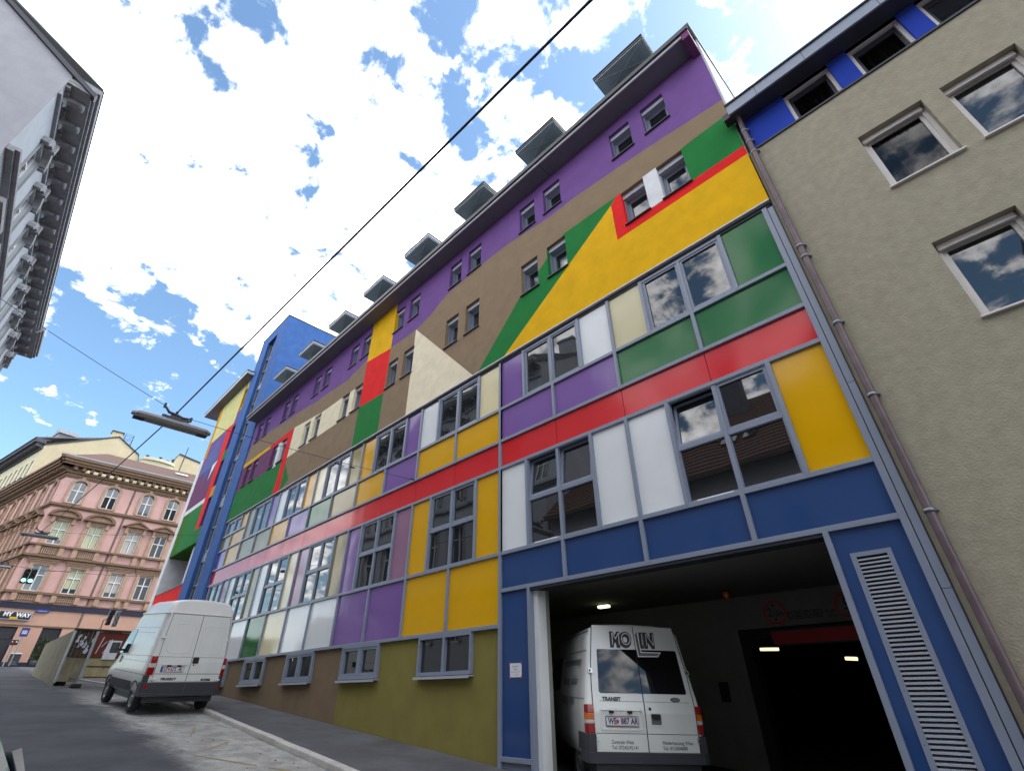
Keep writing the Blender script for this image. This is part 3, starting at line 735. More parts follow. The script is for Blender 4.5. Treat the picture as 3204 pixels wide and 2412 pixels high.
for k in range(8):
    x0, x1 = -3.10 - 3.163 * k, -1.53 - 3.163 * k
    D = MB(); zb = 14.87
    D.box(x0, x1, -.60, 2.2, zb, zb + .03, 0)
    D.box(x0 + .02, x1 - .02, -.575, 2.2, zb + .03, zb + .17, 1); D.box(x0 - .03, x1 + .03, -.63, 2.25, zb + .17, zb + .20, 2); D.box(x0 - .02, x1 + .02, -.615, 2.2, zb + .06, zb + .13, 2 if k < 3 else 1)
    D.box(x0 + .05, x0 + .12, .03, 2.2, 13.9, zb, 1); D.box(x1 - .12, x1 - .05, .03, 2.2, 13.9, zb, 1)
    # diagonal creases folded into the soffit sheet
    for (a, b) in (((x0 + .04, -.57), (x1 - .04, .02)), ((x0 + .04, .02), (x1 - .04, -.57))):
        d = Vector((b[0] - a[0], b[1] - a[1])).normalized(); s = Vector((-d.y, d.x)) * .03
        A_, B_ = Vector(a), Vector(b)
        D.hexa([(A_.x - s.x, A_.y - s.y, zb), (B_.x - s.x, B_.y - s.y, zb), (B_.x + s.x, B_.y + s.y, zb), (A_.x + s.x, A_.y + s.y, zb)] + [(A_.x, A_.y, zb - .022), (B_.x, B_.y, zb - .022), (B_.x + .001, B_.y + .001, zb - .022), (A_.x + .001, A_.y + .001, zb - .022)], 0)
    o = part(D, 'dormer', [M['zinc'], M['framelight'], M['black']])
    P = MB(); P.add([(x0 + .12, .05, 13.9), (x1 - .12, .05, 13.9), (x1 - .12, .05, zb), (x0 + .12, .05, zb)], [(0, 1, 2, 3)]); sub(P, 'pane', M['glass'], o)
# ------------------------------------------------------------------ blue stair tower (part of the same building)
TW = [M['s_blue'], M['black']]
LF = lambda y: Frame(INV @ Vector((0, y, 0)), (1, 0, 0), (0, -1, 0))
build_wall('tower_wall', LF(0), (-32.35, -28.05, -1.0, 21.66), [(-30.98, -29.42, -0.9, 20.82)], [], [M['s_blue'], M['s_steel']], BLD, depth=0.30, w=0.09, reveal=1)
mb = MB()
mb.box(-28.07, -28.045, -0.088, 6.0, 0.5, 21.66, 0); mb.box(-32.35, -32.33, -0.088, 6.0, 0.5, 21.66, 0); mb.box(-32.34, -28.06, 5.95, 6.0, 0.5, 21.66, 0)
mb.box(-32.34, -28.06, -.08, 5.98, 21.5, 21.62, 0)
mb.box(-32.38, -28.02, -0.12, 6.03, 21.655, 21.72, 1)
mb.box(-32.3, -28.1, 0.6, 0.7, -1, 21.4, 2)
part(mb, 'tower_side', [M['s_blue'], M['black'], M['interior']])
W = MB(); P = MB()
zs = [20.82, 19.38, 18.38, 17.42, 16.98, 15.83, 14.5, 13.35, 12.2, 11.93, 10.75, 9.72, 9.08, 7.88, 6.62, 6.05, 4.84, 3.6, 3.1, 1.8, 0.5]
for a, b in zip(zs[:-1], zs[1:]):
    W.box(-30.98, -29.42, 0.10, 0.19, b - .035, b + .035)
    solid = (a - b) < 0.7
    if solid: W.box(-30.98, -29.42, 0.13, 0.17, b, a, 1)
    else: P.add([(-30.95, .16, b), (-29.45, .16, b), (-29.45, .16, a), (-30.95, .16, a)], [(0, 1, 2, 3)])
for x in (-30.95, -29.45, -30.35): W.box(x - .03, x + .03, 0.10, 0.19, 0.5, 20.82)
w = part(W, 'stair_window', [M['frame'], M['framelight']]); sub(P, 'pane', M['glass'], w)

# ------------------------------------------------------------------ left wing with its own mural
LM = ['s_purple', 's_pale', 's_amber', 's_bluegrey', 's_steel', 's_white', 's_red', 's_green', 's_darkgreen', 's_plum']
lreg = [
    ([(-40, 15.45), (-30, 15.45), (-30, 19), (-40, 19)], 1),
    ([(-38.6, 12.95), (-34, 12.95), (-34, 10), (-38.6, 10)], 9),
    ([(-35.80, 15.25), (-34.55, 13.02), (-35.25, 12.97), (-38.2, 12.95)], 3),
    ([(-36.5, 12.96), (-35.15, 12.96), (-36.42, 12.0)], 4),
    ([(-35.2, 12.97), (-34.3, 13.08), (-35.2, 11.9)], 5),
    ([(-40, 10.15), (-30, 10.15), (-30, 10.46), (-40, 10.46)], 5),
    ([(-40, 7.0), (-30, 7.0), (-30, 10.15), (-40, 10.15)], 7),
    ([(-40, 7.0), (-37.0, 7.0), (-36.7, 10.15), (-40, 10.15)], 8),
    ([(-34.48, 15.45), (-33.36, 15.45), (-33.36, 8.40), (-34.05, 8.40)], 6),
    ([(-33.36, 15.45), (-32.3, 15.45), (-32.3, 8.40), (-33.36, 8.40)], 9),
    ([(-33.36, 13.35), (-32.3, 13.35), (-32.3, 12.7), (-33.36, 12.7)], 7),
    ([(-33.36, 10.9), (-32.3, 10.9), (-32.3, 10.25), (-33.36, 10.25)], 2),
    ([(-33.36, 16.3), (-32.3, 16.3), (-32.3, 15.3), (-33.36, 15.3)], 0),
    ([(-38.55, 14.3), (-37.82, 14.3), (-37.82, 18.7), (-38.55, 18.7)], 2),
    ([(-38.55, 7.0), (-38.15, 7.0), (-38.15, 14.3), (-38.55, 14.3)], 5),
    ([(-33.36, 18.7), (-33.0, 18.7), (-33.0, 16.3), (-33.36, 16.3)], 2),
]
lholes = [(-33.30, -32.68, 16.35, 18.0), (-33.30, -32.68, 13.4, 15.1), (-33.30, -32.68, 10.95, 12.65), (-33.30, -32.68, 8.45, 10.2)]
build_wall('wing_wall', LF(0), (-38.5, -32.33, 7.48, 18.62), lholes, lreg, [M[k] for k in LM], BLD, depth=0.35, w=0.02)
for a, b, lo, hi in lholes:
    W = MB(); W.ring(lambda p, q, d: XZ(p, q, d), [(a, lo), (b, lo), (b, hi), (a, hi)], [(a + .07, lo + .07), (b - .07, lo + .07), (b - .07, hi - .07), (a + .07, hi - .07)], -.33, -.27)
    win = part(W, 'window', M['frame'])
    P = MB(); P.add([XZ(a + .05, lo + .05, -.31), XZ(b - .05, lo + .05, -.31), XZ(b - .05, hi - .05, -.31), XZ(a + .05, hi - .05, -.31)], [(0, 1, 2, 3)]); sub(P, 'pane', M['glass'], win)
mb = MB()
mb.box(-38.48, -32.4, .36, 11, 7.48, 18.62, 0); mb.box(-38.16, -32.4, 0.0, 1.6, 7.44, 7.48, 1)          # mass and recess ceiling
mb.box(-38.48, -32.4, 1.6, 11, 0, 7.48, 2); mb.box(-38.1, -34.9, 1.57, 1.6, 5.9, 7.4, 3); mb.box(-36.5, -34.9, 1.565, 1.57, 5.2, 5.9, 4)
part(mb, 'wing_core', [M['s_white'], M['s_darkgreen'], M['s_white'], M['s_purple'], M['s_amber']])
mb = MB(); mb.box(-38.86, -38.16, -0.045, 11, 0, 14.30, 0); part(mb, 'end_wall', M['s_white'])
mb = MB(); mb.box(-38.16, -32.4, -0.02, 0.12, 4.1, 5.16, 0); mb.box(-38.2, -32.4, -0.05, 0.16, 5.16, 5.22, 1); part(mb, 'balcony_parapet', [M['s_red'], M['framedark']])
mb = MB(); mb.box(-38.16, -32.4, -0.02, 0.12, 0.2, 4.1, 0); part(mb, 'wing_base', M['s_white'])
mb = MB(); mb.lathe([(.45, 5.0), (.45, 7.5)], lambda a, b, h: (-33.75 + a, 0.62 + b, h), 28); part(mb, 'column', M['s_white'])
mb = MB(); mb.box(-40.8, -32.0, -.52, .42, 18.62, 18.66, 0); mb.box(-38.5, -32.3, .42, 11, 18.62, 18.9, 0); mb.box(-40.82, -32.0, -.56, .44, 18.66, 18.86, 1); mb.box(-40.84, -31.98, -.58, .46, 18.86, 18.92, 2)
part(mb, 'wing_eave', [M['soffit'], M['fascia'], M['black']])

# ------------------------------------------------------------------ beige neighbour on the right
RB = thing('rendered_building', 'beige rough-rendered house at the right edge with cobalt blue attic band', 'building', (4, 0, gz(4)))
RI = Matrix.Translation((4, 0, gz(4))).inverted()
def rpart(mb, name, mats, par=None, bevel=0): return mb.build(name, mats, par or RB, bevel=bevel, inv=RI)
RF = Frame(RI @ Vector((0, 0, 0)), (1, 0, 0), (0, -1, 0))
rw = []
for k in range(6):
    for r_ in range(4):
        z0 = 6.46 - 2.59 * r_
        if z0 < -1.5: continue
        x0 = 1.0 + 1.115 * k
        rw.append((x0, x0 + .88, z0, z0 + 1.34))
rw = [h for h in rw if not (h[2] < 3 and h[0] < 1.5)]
build_wall('rendered_wall', RF, (-0.485, 9, -2.6, 9.05), rw, [], [M['beige']], RB, depth=0.19, w=-0.02)
mb = MB(); mb.box(-0.47, 9, .4, 10, -2.6, 10.2); rpart(mb, 'core_wall', M['interior'])
mb = MB(); mb.box(-0.487, -0.475, 0.03, 10, -2.6, 10.1); rpart(mb, 'end_wall', M['darkstone'])
def rwindow(i, a, b, lo, hi, kind):
    W = MB(); fr = .055
    W.ring(lambda p, q, d: XZ(p, q, d), [(a, lo), (b, lo), (b, hi), (a, hi)], [(a + fr, lo + fr), (b - fr, lo + fr), (b - fr, hi - fr), (a + fr, hi - fr)], -.26, -.17)
    s = fr + .05
    W.ring(lambda p, q, d: XZ(p, q, d), [(a + fr, lo + fr), (b - fr, lo + fr), (b - fr, hi - fr), (a + fr, hi - fr)], [(a + s, lo + s), (b - s, lo + s), (b - s, hi - s), (a + s, hi - s)], -.255, -.205)
    W.fbox(XZ, a + .03, b - .03, hi - .10, hi - .01, -.17, -.12)                                             # blind box
    win = rpart(W, 'window', M['whiteframe'])
    S = MB(); S.fbox(XZ, a - .02, b + .02, lo - .025, lo, -.20, .035); rpart(S, 'sill', M['whiteframe'], win)
    P = MB(); P.add([XZ(a + s, lo + s, -.24), XZ(b - s, lo + s, -.24), XZ(b - s, hi - s, -.24), XZ(a + s, hi - s, -.24)], [(0, 1, 2, 3)])
    rpart(P, 'pane', M['glass'] if kind != 'curtain' else M['clearpane'], win)
    if kind == 'curtain':
        C = MB(); n = 60; x0 = a + .20; x1 = b - .02
        pts = []
        for k in range(n + 1):
            t = k / n; x = x0 + (x1 - x0) * t; wv = -.36 + .025 * math.sin(t * 46) + .012 * math.sin(t * 19 + 1)
            pts += [XZ(x, lo, wv), XZ(x - .03 * (1 - t), hi, wv)]
        C.add(pts, [(2 * k, 2 * k + 2, 2 * k + 3, 2 * k + 1) for k in range(n)], 0, True)
        C.build('curtain', M['curtain'], win, inv=RI)
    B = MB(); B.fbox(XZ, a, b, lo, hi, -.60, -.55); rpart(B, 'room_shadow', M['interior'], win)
M['clearpane'] = mat('clear pane', (0.9, 0.92, 0.92), rough=0.0, ior=1.45)
M['clearpane'].node_tree.nodes['Principled BSDF'].inputs['Transmission Weight'].default_value = 1.0
for i, h in enumerate(rw): rwindow(i, *h, 'curtain' if i in (0,) else 'plain')
# attic band
up = [(.42, 1.23), (1.55, 2.34), (2.61, 3.45), (3.75, 4.6)]
build_wall('attic_wall', RF, (-0.485, 9, 9.05, 10.0), [(a, b, 9.07, 9.985) for a, b in up], [([(-1, 8.5), (-0.34, 8.5), (-0.34, 10.5), (-1, 10.5)], 1)], [M['cobalt'], M['framedark']], RB, depth=.16, w=-.03)
for a, b in up:
    W = MB(); lo, hi = 9.07, 9.985; fr = .06
    W.ring(lambda p, q, d: XZ(p, q, d), [(a, lo), (b, lo), (b, hi), (a, hi)], [(a + fr, lo + .03), (b - fr, lo + .03), (b - fr, hi - fr), (a + fr, hi - fr)], -.22, -.10)
    W.ring(lambda p, q, d: XZ(p, q, d), [(a + fr, lo + .03), (b - fr, lo + .03), (b - fr, hi - fr), (a + fr, hi - fr)], [(a + .11, lo + .05), (b - .11, lo + .05), (b - .11, hi - .2), (a + .11, hi - .2)], -.21, -.16, 1)
    win = rpart(W, 'attic_window', [M['whiteframe'], M['framedark']])
    P = MB(); P.add([XZ(a + .1, lo + .04, -.19), XZ(b - .1, lo + .04, -.19), XZ(b - .1, hi - .19, -.19), XZ(a + .1, hi - .19, -.19)], [(0, 1, 2, 3)]); rpart(P, 'pane', M['clearpane'], win)
    C = MB(); n = 40; pts = []
    for k in range(n + 1):
        t = k / n; x = a + .1 + (b - a - .2) * t; pts += [XZ(x, lo, -.30 + .02 * math.sin(t * 40)), XZ(x, hi, -.30 + .02 * math.sin(t * 40))]
    C.add(pts, [(2 * k, 2 * k + 2, 2 * k + 3, 2 * k + 1) for k in range(n)], 0, True); C.build('curtain', M['curtain'], win, inv=RI)
mb = MB(); mb.fbox(XZ, -.34, 9, 9.02, 9.06, -.1, .012); rpart(mb, 'band_flashing', M['black'])
mb = MB()
mb.box(-.47, 9, -.33, .25, 9.985, 10.02, 1); mb.box(-.49, 9, -.37, -.33, 9.97, 10.26, 0); mb.box(-.50, 9, -.40, .3, 10.26, 10.30, 2)
for x in (.09, .98, 2.2): mb.box(x - .004, x + .004, -.373, -.37, 9.97, 10.26, 2)
mb.box(-.62, -.46, -.30, -.10, 9.98, 10.16, 2)
rpart(mb, 'eave', [M['frame'], M['framedark'], M['black']])
mb = MB(); mb.hexa([(-.5, -.4, 10.28), (9, -.4, 10.28), (9, 7, 10.28), (-.5, 7, 10.28), (-.5, -.4, 10.30), (9, -.4, 10.30), (9, 7, 12.5), (-.5, 7, 12.5)]); rpart(mb, 'roof', M['roofgrey'])
# downpipe
mb = MB()
PXD = [(-.385, 10.0), (-.385, 3.9), (-.375, 1.4), (-.345, -2.5)]
mb.tube([(-.37, -.2, 10.05), (-.375, -.12, 9.92), (-.385, -.06, 9.75)] + [(x, -.055, z) for x, z in PXD[1:]], .048, 14)
for z, x in ((9.62, -.385), (9.25, -.385), (8.9, -.385), (6.2, -.386), (5.95, -.386), (4.55, -.386), (1.72, -.376), (3.3, -.383)):
    mb.lathe([(.048, z - .02), (.062, z - .02), (.062, z + .02), (.048, z + .02)], lambda a, b, h, x=x: (x + a, -.055 + b, h), 14, 1)
    mb.box(x + .04, x + .085, -.06, 0.03, z - .008, z + .008, 1)
pipe = rpart(mb, 'downpipe', [M['rust'], M['galv']])
mb = MB()
for z0, z1, a0, a1 in ((.92, 1.02, -1.5, .3), (.80, .89, -1.3, .2), (.62, .73, -1.6, -.1), (.47, .585, -1.1, .3), (.28, .44, -.8, .1), (.08, .25, -1.2, -.2), (-.15, .02, -.9, .2)):
    n = 6; pts = []
    for k in range(n + 1):
        a = a0 + (a1 - a0) * k / n - .6; pts += [(-.352 + .0495 * math.sin(a), -.055 - .0495 * math.cos(a), z0 + random.uniform(-.02, .02)), (-.352 + .0495 * math.sin(a), -.055 - .0495 * math.cos(a), z1 + random.uniform(-.02, .02))]
    mb.add(pts, [(2 * k, 2 * k + 2, 2 * k + 3, 2 * k + 1) for k in range(n)], 0)
mb.build('torn_sticker', M['paper'], pipe, inv=RI)

# ------------------------------------------------------------------ ornate grey house on the left
GB = thing('ornate_building', 'grey ornate old house high on the left with bracketed cornice and blank gable', 'building', (-25, -12, gz(-25)))
GI = Matrix.Translation((-25, -12, gz(-25))).inverted()
def gpart(mb, name, mats, par=None, bevel=0): return mb.build(name, mats, par or GB, bevel=bevel, inv=GI)
a_ = math.atan2(.27, 19.8)
GF = Frame((-16.42, -12.0, 0), (-math.cos(a_), math.sin(a_), 0), (math.sin(a_), math.cos(a_), 0))     # u runs away down the street
GL = Frame(GI @ GF.o, GF.u, GF.w)
gh = []
for k in range(8):
    u = 1.85 + 2.5 * k
    for z0 in (14.55, 10.6, 6.6, 2.4): gh.append((u, u + 1.15, z0, z0 + (1.9 if z0 > 12 else 2.3)))
build_wall('ornate_wall', GL, (0, 21, -1.5, 17.9), gh, [], [M['greyfacade']], GB, depth=.25)
mb = MB(); mb.fbox(GF, 0.02, 21, -1.5, 17.9, -10, -.5); gpart(mb, 'core_wall', M['interior'])
f = lambda p, q, d: (d, p, q)
mb = MB()
mb.prism(f, [(-12.0, -1.5), (-12.0, 17.98), (-13.77, 19.15), (-17, 21.1), (-22, 18), (-22, -1.5)], -16.44, -16.38, 0)
mb.prism(f, [(-11.25, 17.55), (-12.0, 17.98), (-17, 21.1), (-17, 21.25), (-11.22, 17.72)], -16.55, -16.30, 1)
for t in (.34, .36): pass
gpart(mb, 'gable_wall', [M['greywall'], M['framedark']])
mb = MB()   # cornice
mb.fbox(GF, -.02, 21.2, 16.95, 17.06, 0, .10); mb.fbox(GF, -.02, 21.2, 17.06, 17.16, 0, .06)
mb.fbox(GF, -.04, 18, 17.62, 17.72, 0, .66); mb.fbox(GF, -.05, 18, 17.72, 17.86, 0, .74); mb.fbox(GF, -.06, 18, 17.86, 18.08, .2, .82)
mb.fbox(GF, 18, 21.5, 17.62, 17.72, 0, .80); mb.fbox(GF, 18, 21.5, 17.72, 17.86, 0, .90); mb.fbox(GF, 18, 21.5, 17.86, 18.08, .2, .98)
mb.fbox(GF, -.06, 21.5, 18.08, 18.13, .0, .84, 1)
for z in (14.0, 13.9): mb.fbox(GF, 0, 21, z - .09, z + .03, 0, .30 if z == 14 else .18)
for z in (10.1, 6.1): mb.fbox(GF, 0, 21, z, z + .15, 0, .15)
k = 0
while k * .28 < 20.8: mb.fbox(GF, .05 + k * .28, .19 + k * .28, 17.48, 17.6, 0, .12); k += 1
gpart(mb, 'cornice', [M['greytrim'], M['black']])
for k in range(20):
    u = .62 + 1.07 * k
    B = MB()
    prof = [(0, 17.18), (.10, 17.2), (.16, 17.3), (.13, 17.38), (.22, 17.42), (.42, 17.45), (.54, 17.5), (.58, 17.58), (.55, 17.62), (0, 17.62)]
    B.prism(lambda p, q, d: GF(d, q, p), prof, u - .11, u + .11)
    B.lathe([(.0, -.13), (.075, -.13), (.075, .13), (0, .13)], lambda a, b, h: GF(u + h, 17.49 + b, .50 + a), 12)
    gpart(B, 'cornice_bracket', M['greytrim'])
    if k < 19:
        B = MB(); B.fbox(GF, u + .3, u + .77, 17.2, 17.42, 0, .03); gpart(B, 'frieze_panel', M['darkstone'])
for a, b, lo, hi in gh:
    W = MB(); W.ring(lambda p, q, d: GF(p, q, d), [(a, lo), (b, lo), (b, hi), (a, hi)], [(a + .08, lo + .08), (b - .08, lo + .08), (b - .08, hi - .08), (a + .08, hi - .08)], -.2, -.12)
    m_ = (a + b) / 2; W.fbox(GF, m_ - .04, m_ + .04, lo + .08, hi - .08, -.2, -.11); W.fbox(GF, a + .08, b - .08, lo + (hi - lo) * .62, lo + (hi - lo) * .62 + .07, -.2, -.115)
    if lo > 12:
        arc = lambda r, n=10: [(m_ + r * math.cos(PI * (.86 - .72 * i / n)), hi - .42 + r * .92 * math.sin(PI * (.86 - .72 * i / n))) for i in range(n + 1)]
        W.ring(lambda p, q, d: GF(p, q, d), arc(.92), arc(.66), 0, .22, 1, closed=False)
        W.fbox(GF, m_ - .09, m_ + .09, hi + .12, hi + .52, 0, .30, 1)
        W.fbox(GF, a - .25, a - .08, hi - .22, hi - .05, 0, .22, 1); W.fbox(GF, b + .08, b + .25, hi - .22, hi - .05, 0, .22, 1)
        W.fbox(GF, a - .06, a, lo, hi, 0, .06, 1); W.fbox(GF, b, b + .06, lo, hi, 0, .06, 1)
    else:
        W.fbox(GF, a - .3, b + .3, hi + .15, hi + .35, 0, .35, 1); W.fbox(GF, a - .2, a, lo, hi + .15, 0, .12, 1); W.fbox(GF, b, b + .2, lo, hi + .15, 0, .12, 1)
    win = gpart(W, 'window', [M['winframe'], M['greytrim']])
    P = MB(); P.add([GF(a + .06, lo + .06, -.17), GF(b - .06, lo + .06, -.17), GF(b - .06, hi - .06, -.17), GF(a + .06, hi - .06, -.17)], [(0, 1, 2, 3)]); gpart(P, 'pane', M['glassold'], win)
mb = MB()
mb.hexa([GF(-.1, 18.12, .8), GF(21.5, 18.12, .8), GF(21.5, 21.2, -5), GF(-.1, 21.2, -5), GF(-.1, 18.16, .8), GF(21.5, 18.16, .8), GF(21.5, 21.3, -5), GF(-.1, 21.3, -5)])
gpart(mb, 'roof', M['roofgrey'])
mb = MB(); mb.box(-18.2, -17.0, -17.6, -16.6, 20.5, 22.9); mb.box(-18.3, -16.9, -17.7, -16.5, 22.9, 23.05); gpart(mb, 'chimney', M['greywall'])

# house across the street, seen only in the mirror of the panes
HB = thing('tiled_house', 'lower house with dark tiled roof mirrored in the panes over the garage', 'building', (-3, -16, gz(-3)))
HI = Matrix.Translation((-3, -16, gz(-3))).inverted()
def hpart(mb, name, mats, par=None): return mb.build(name, mats, par or HB, inv=HI)
mb = MB(); mb.box(-16.3, 14, -24, -12.0, -3.5, 7.6); hpart(mb, 'wall', M['greywall'])
mb = MB(); mb.hexa([(-16.3, -11.6, 7.5), (14, -11.6, 7.5), (14, -18, 13.4), (-16.3, -18, 13.4), (-16.3, -11.6, 7.65), (14, -11.6, 7.65), (14, -18, 13.6), (-16.3, -18, 13.6)])
mb.hexa([(-16.3, -18, 13.4), (14, -18, 13.4), (14, -24.2, 7.5), (-16.3, -24.2, 7.5), (-16.3, -18, 13.6), (14, -18, 13.6), (14, -24.2, 7.65), (-16.3, -24.2, 7.65)])
k = 0
while k * .36 < 8.6:
    t = k * .36 / 8.7; y = -11.6 - 6.4 * t; z = 7.65 + 5.95 * t
    mb.hexa([(-16.3, y, z), (14, y, z), (14, y - .3, z + .28), (-16.3, y - .3, z + .28), (-16.3, y + .02, z + .05), (14, y + .02, z + .05), (14, y - .3, z + .285), (-16.3, y - .3, z + .285)]); k += 1
hpart(mb, 'roof', M['tile'])
for x in (-2.6, -7.4, 5.5):
    mb = MB(); mb.box(x, x + 1.1, -16.9, -16.1, 11.5, 14.9); mb.box(x - .07, x + 1.17, -16.97, -16.03, 14.9, 15.05); hpart(mb, 'chimney', M['darkstone'])
for x in (-7.0, -6.1):
    mb = MB(); mb.hexa([(x, -13.2, 9.2), (x + .6, -13.2, 9.2), (x + .6, -14.0, 9.94), (x, -14.0, 9.94), (x, -13.14, 9.28), (x + .6, -13.14, 9.28), (x + .6, -13.94, 10.02), (x, -13.94, 10.02)]); hpart(mb, 'skylight', M['glassold'])
for k in range(9):
    mb = MB(); x = -14.5 + 3.1 * k
    mb.box(x, x + 1.1, -12.05, -11.96, 3.9, 5.9); w_ = hpart(mb, 'window', M['winframe']); mb = MB(); mb.box(x + .08, x + 1.02, -11.965, -11.95, 3.98, 5.82); hpart(mb, 'pane', M['glassold'], w_)
# ------------------------------------------------------------------ pink corner building at the end of the street
PB = thing('corner_building', 'old pink corner house with sandstone window surrounds and pub on the ground floor', 'building', (-62, 0, 2.13))
PI_ = Matrix.Translation((-62, 0, 2.13)).inverted()
def ppart(mb, name, mats, par=None): return mb.build(name, mats, par or PB, inv=PI_)
PFR = Frame((-58, 0, 0), (0, 1, 0), (1, 0, 0))                                # street end facade: u = Y
dl = Vector((-.979, -.205, 0)); 
PFL = Frame((-58, -6.3, 0), -dl, Vector((.205, -.979, 0)))                      # left facade: u runs back towards the corner (u <= 0)
def loc(F): return Frame(PI_ @ F.o, F.u, F.w)
colsR = [-5.05, -2.55, .36, 2.58, 5.1, 7.6, 10.1]
colsL = [-1.7 - 2.55 * k for k in range(7)]
def pholes(cols, r):
    hs = []
    for c in cols:
        hs += [(c - .5, c + .5, 14.80, 16.85), (c - .52, c + .52, 11.20, 13.18), (c - .52, c + .52, 7.42, 9.42)]
    return hs
hR = pholes(colsR, 0); hL = pholes(colsL, 1)
doorsR = [(-5.72, -4.62, 2.13, 4.78), (-3.12, -1.85, 2.13, 4.82), (1.0, 2.3, 2.13, 4.8), (5, 6.5, 2.13, 4.8)]
doorsL = [(-3.3, -1.6, 2.13, 4.8), (-7, -5, 2.13, 4.8)]
rg = [([(-30, 0), (30, 0), (30, 6.2), (-30, 6.2)], 1), ([(-30, 0), (30, 0), (30, 2.35), (-30, 2.35)], 2)]
for F, rect, hh, dd in ((PFR, (-6.3, 12, 1.8, 17.3), hR, doorsR), (PFL, (-19, 0, 1.8, 17.3), hL, doorsL)):
    build_wall('facade_wall', loc(F), rect, hh + dd, rg, [M['pink'], M['pinkground'], M['navy']], PB, depth=.22)
    T = MB(); u0, u1 = rect[0], rect[1]
    e0 = 0.35 if F is PFR else 0.0; e1 = 0.0 if F is PFR else .35
    def band(z0, z1, w, mi=0): T.fbox(F, u0 - (w if F is PFR else 0), u1 + (w if F is PFL else 0), z0, z1, 0.004, w, mi)
    band(17.15, 17.4, .10); band(17.4, 17.62, .25); band(17.95, 18.15, .78); band(18.15, 18.4, .92); band(18.4, 18.62, 1.05); band(17.0, 17.06, .08)
    band(14.42, 14.62, .22); band(14.30, 14.42, .10); band(10.95, 11.1, .28); band(10.05, 10.22, .30); band(9.92, 10.05, .14); band(7.20, 7.38, .24); band(6.52, 6.62, .14); band(6.10, 6.50, .10, 1); band(4.86, 4.94, .05)
    k = 0
    while u0 + .2 + .62 * k < u1:                                               # brackets and dentils below the cornice
        u = u0 + .2 + .62 * k
        T.fbox(F, u, u + .26, 17.62, 17.95, .004, .62); k += 1
    k = 0
    while u0 + .1 + .2 * k < u1: T.fbox(F, u0 + .1 + .2 * k, u0 + .2 + .2 * k, 17.06, 17.15, .004, .13); k += 1
    ppart(T, 'cornice', [M['browntrim'], M['navy']])
    # balustrade panels between the storeys
    for c in (colsR if F is PFR else colsL):
        for z0, z1 in ((10.25, 10.92), (6.64, 7.18)):
            T = MB(); T.fbox(F, c - .95, c - .62, z0, z1, .004, .22); T.fbox(F, c + .62, c + .95, z0, z1, .004, .22)
            if (c < 0 and F is PFR) :
                T.fbox(F, c - .62, c + .62, z0 + .06, z1 - .04, .003, .03, 1)
                for q in range(9): T.fbox(F, c - .58 + .14 * q - .035, c - .58 + .14 * q + .035, z0 + .06, z1 - .04, .03, .13)
                for q in range(3): T.fbox(F, c - .6, c + .6, z0 + .15 + .17 * q, z0 + .19 + .17 * q, .03, .10)
            ppart(T, 'balustrade', [M['pinktrim'], M['darkstone']])
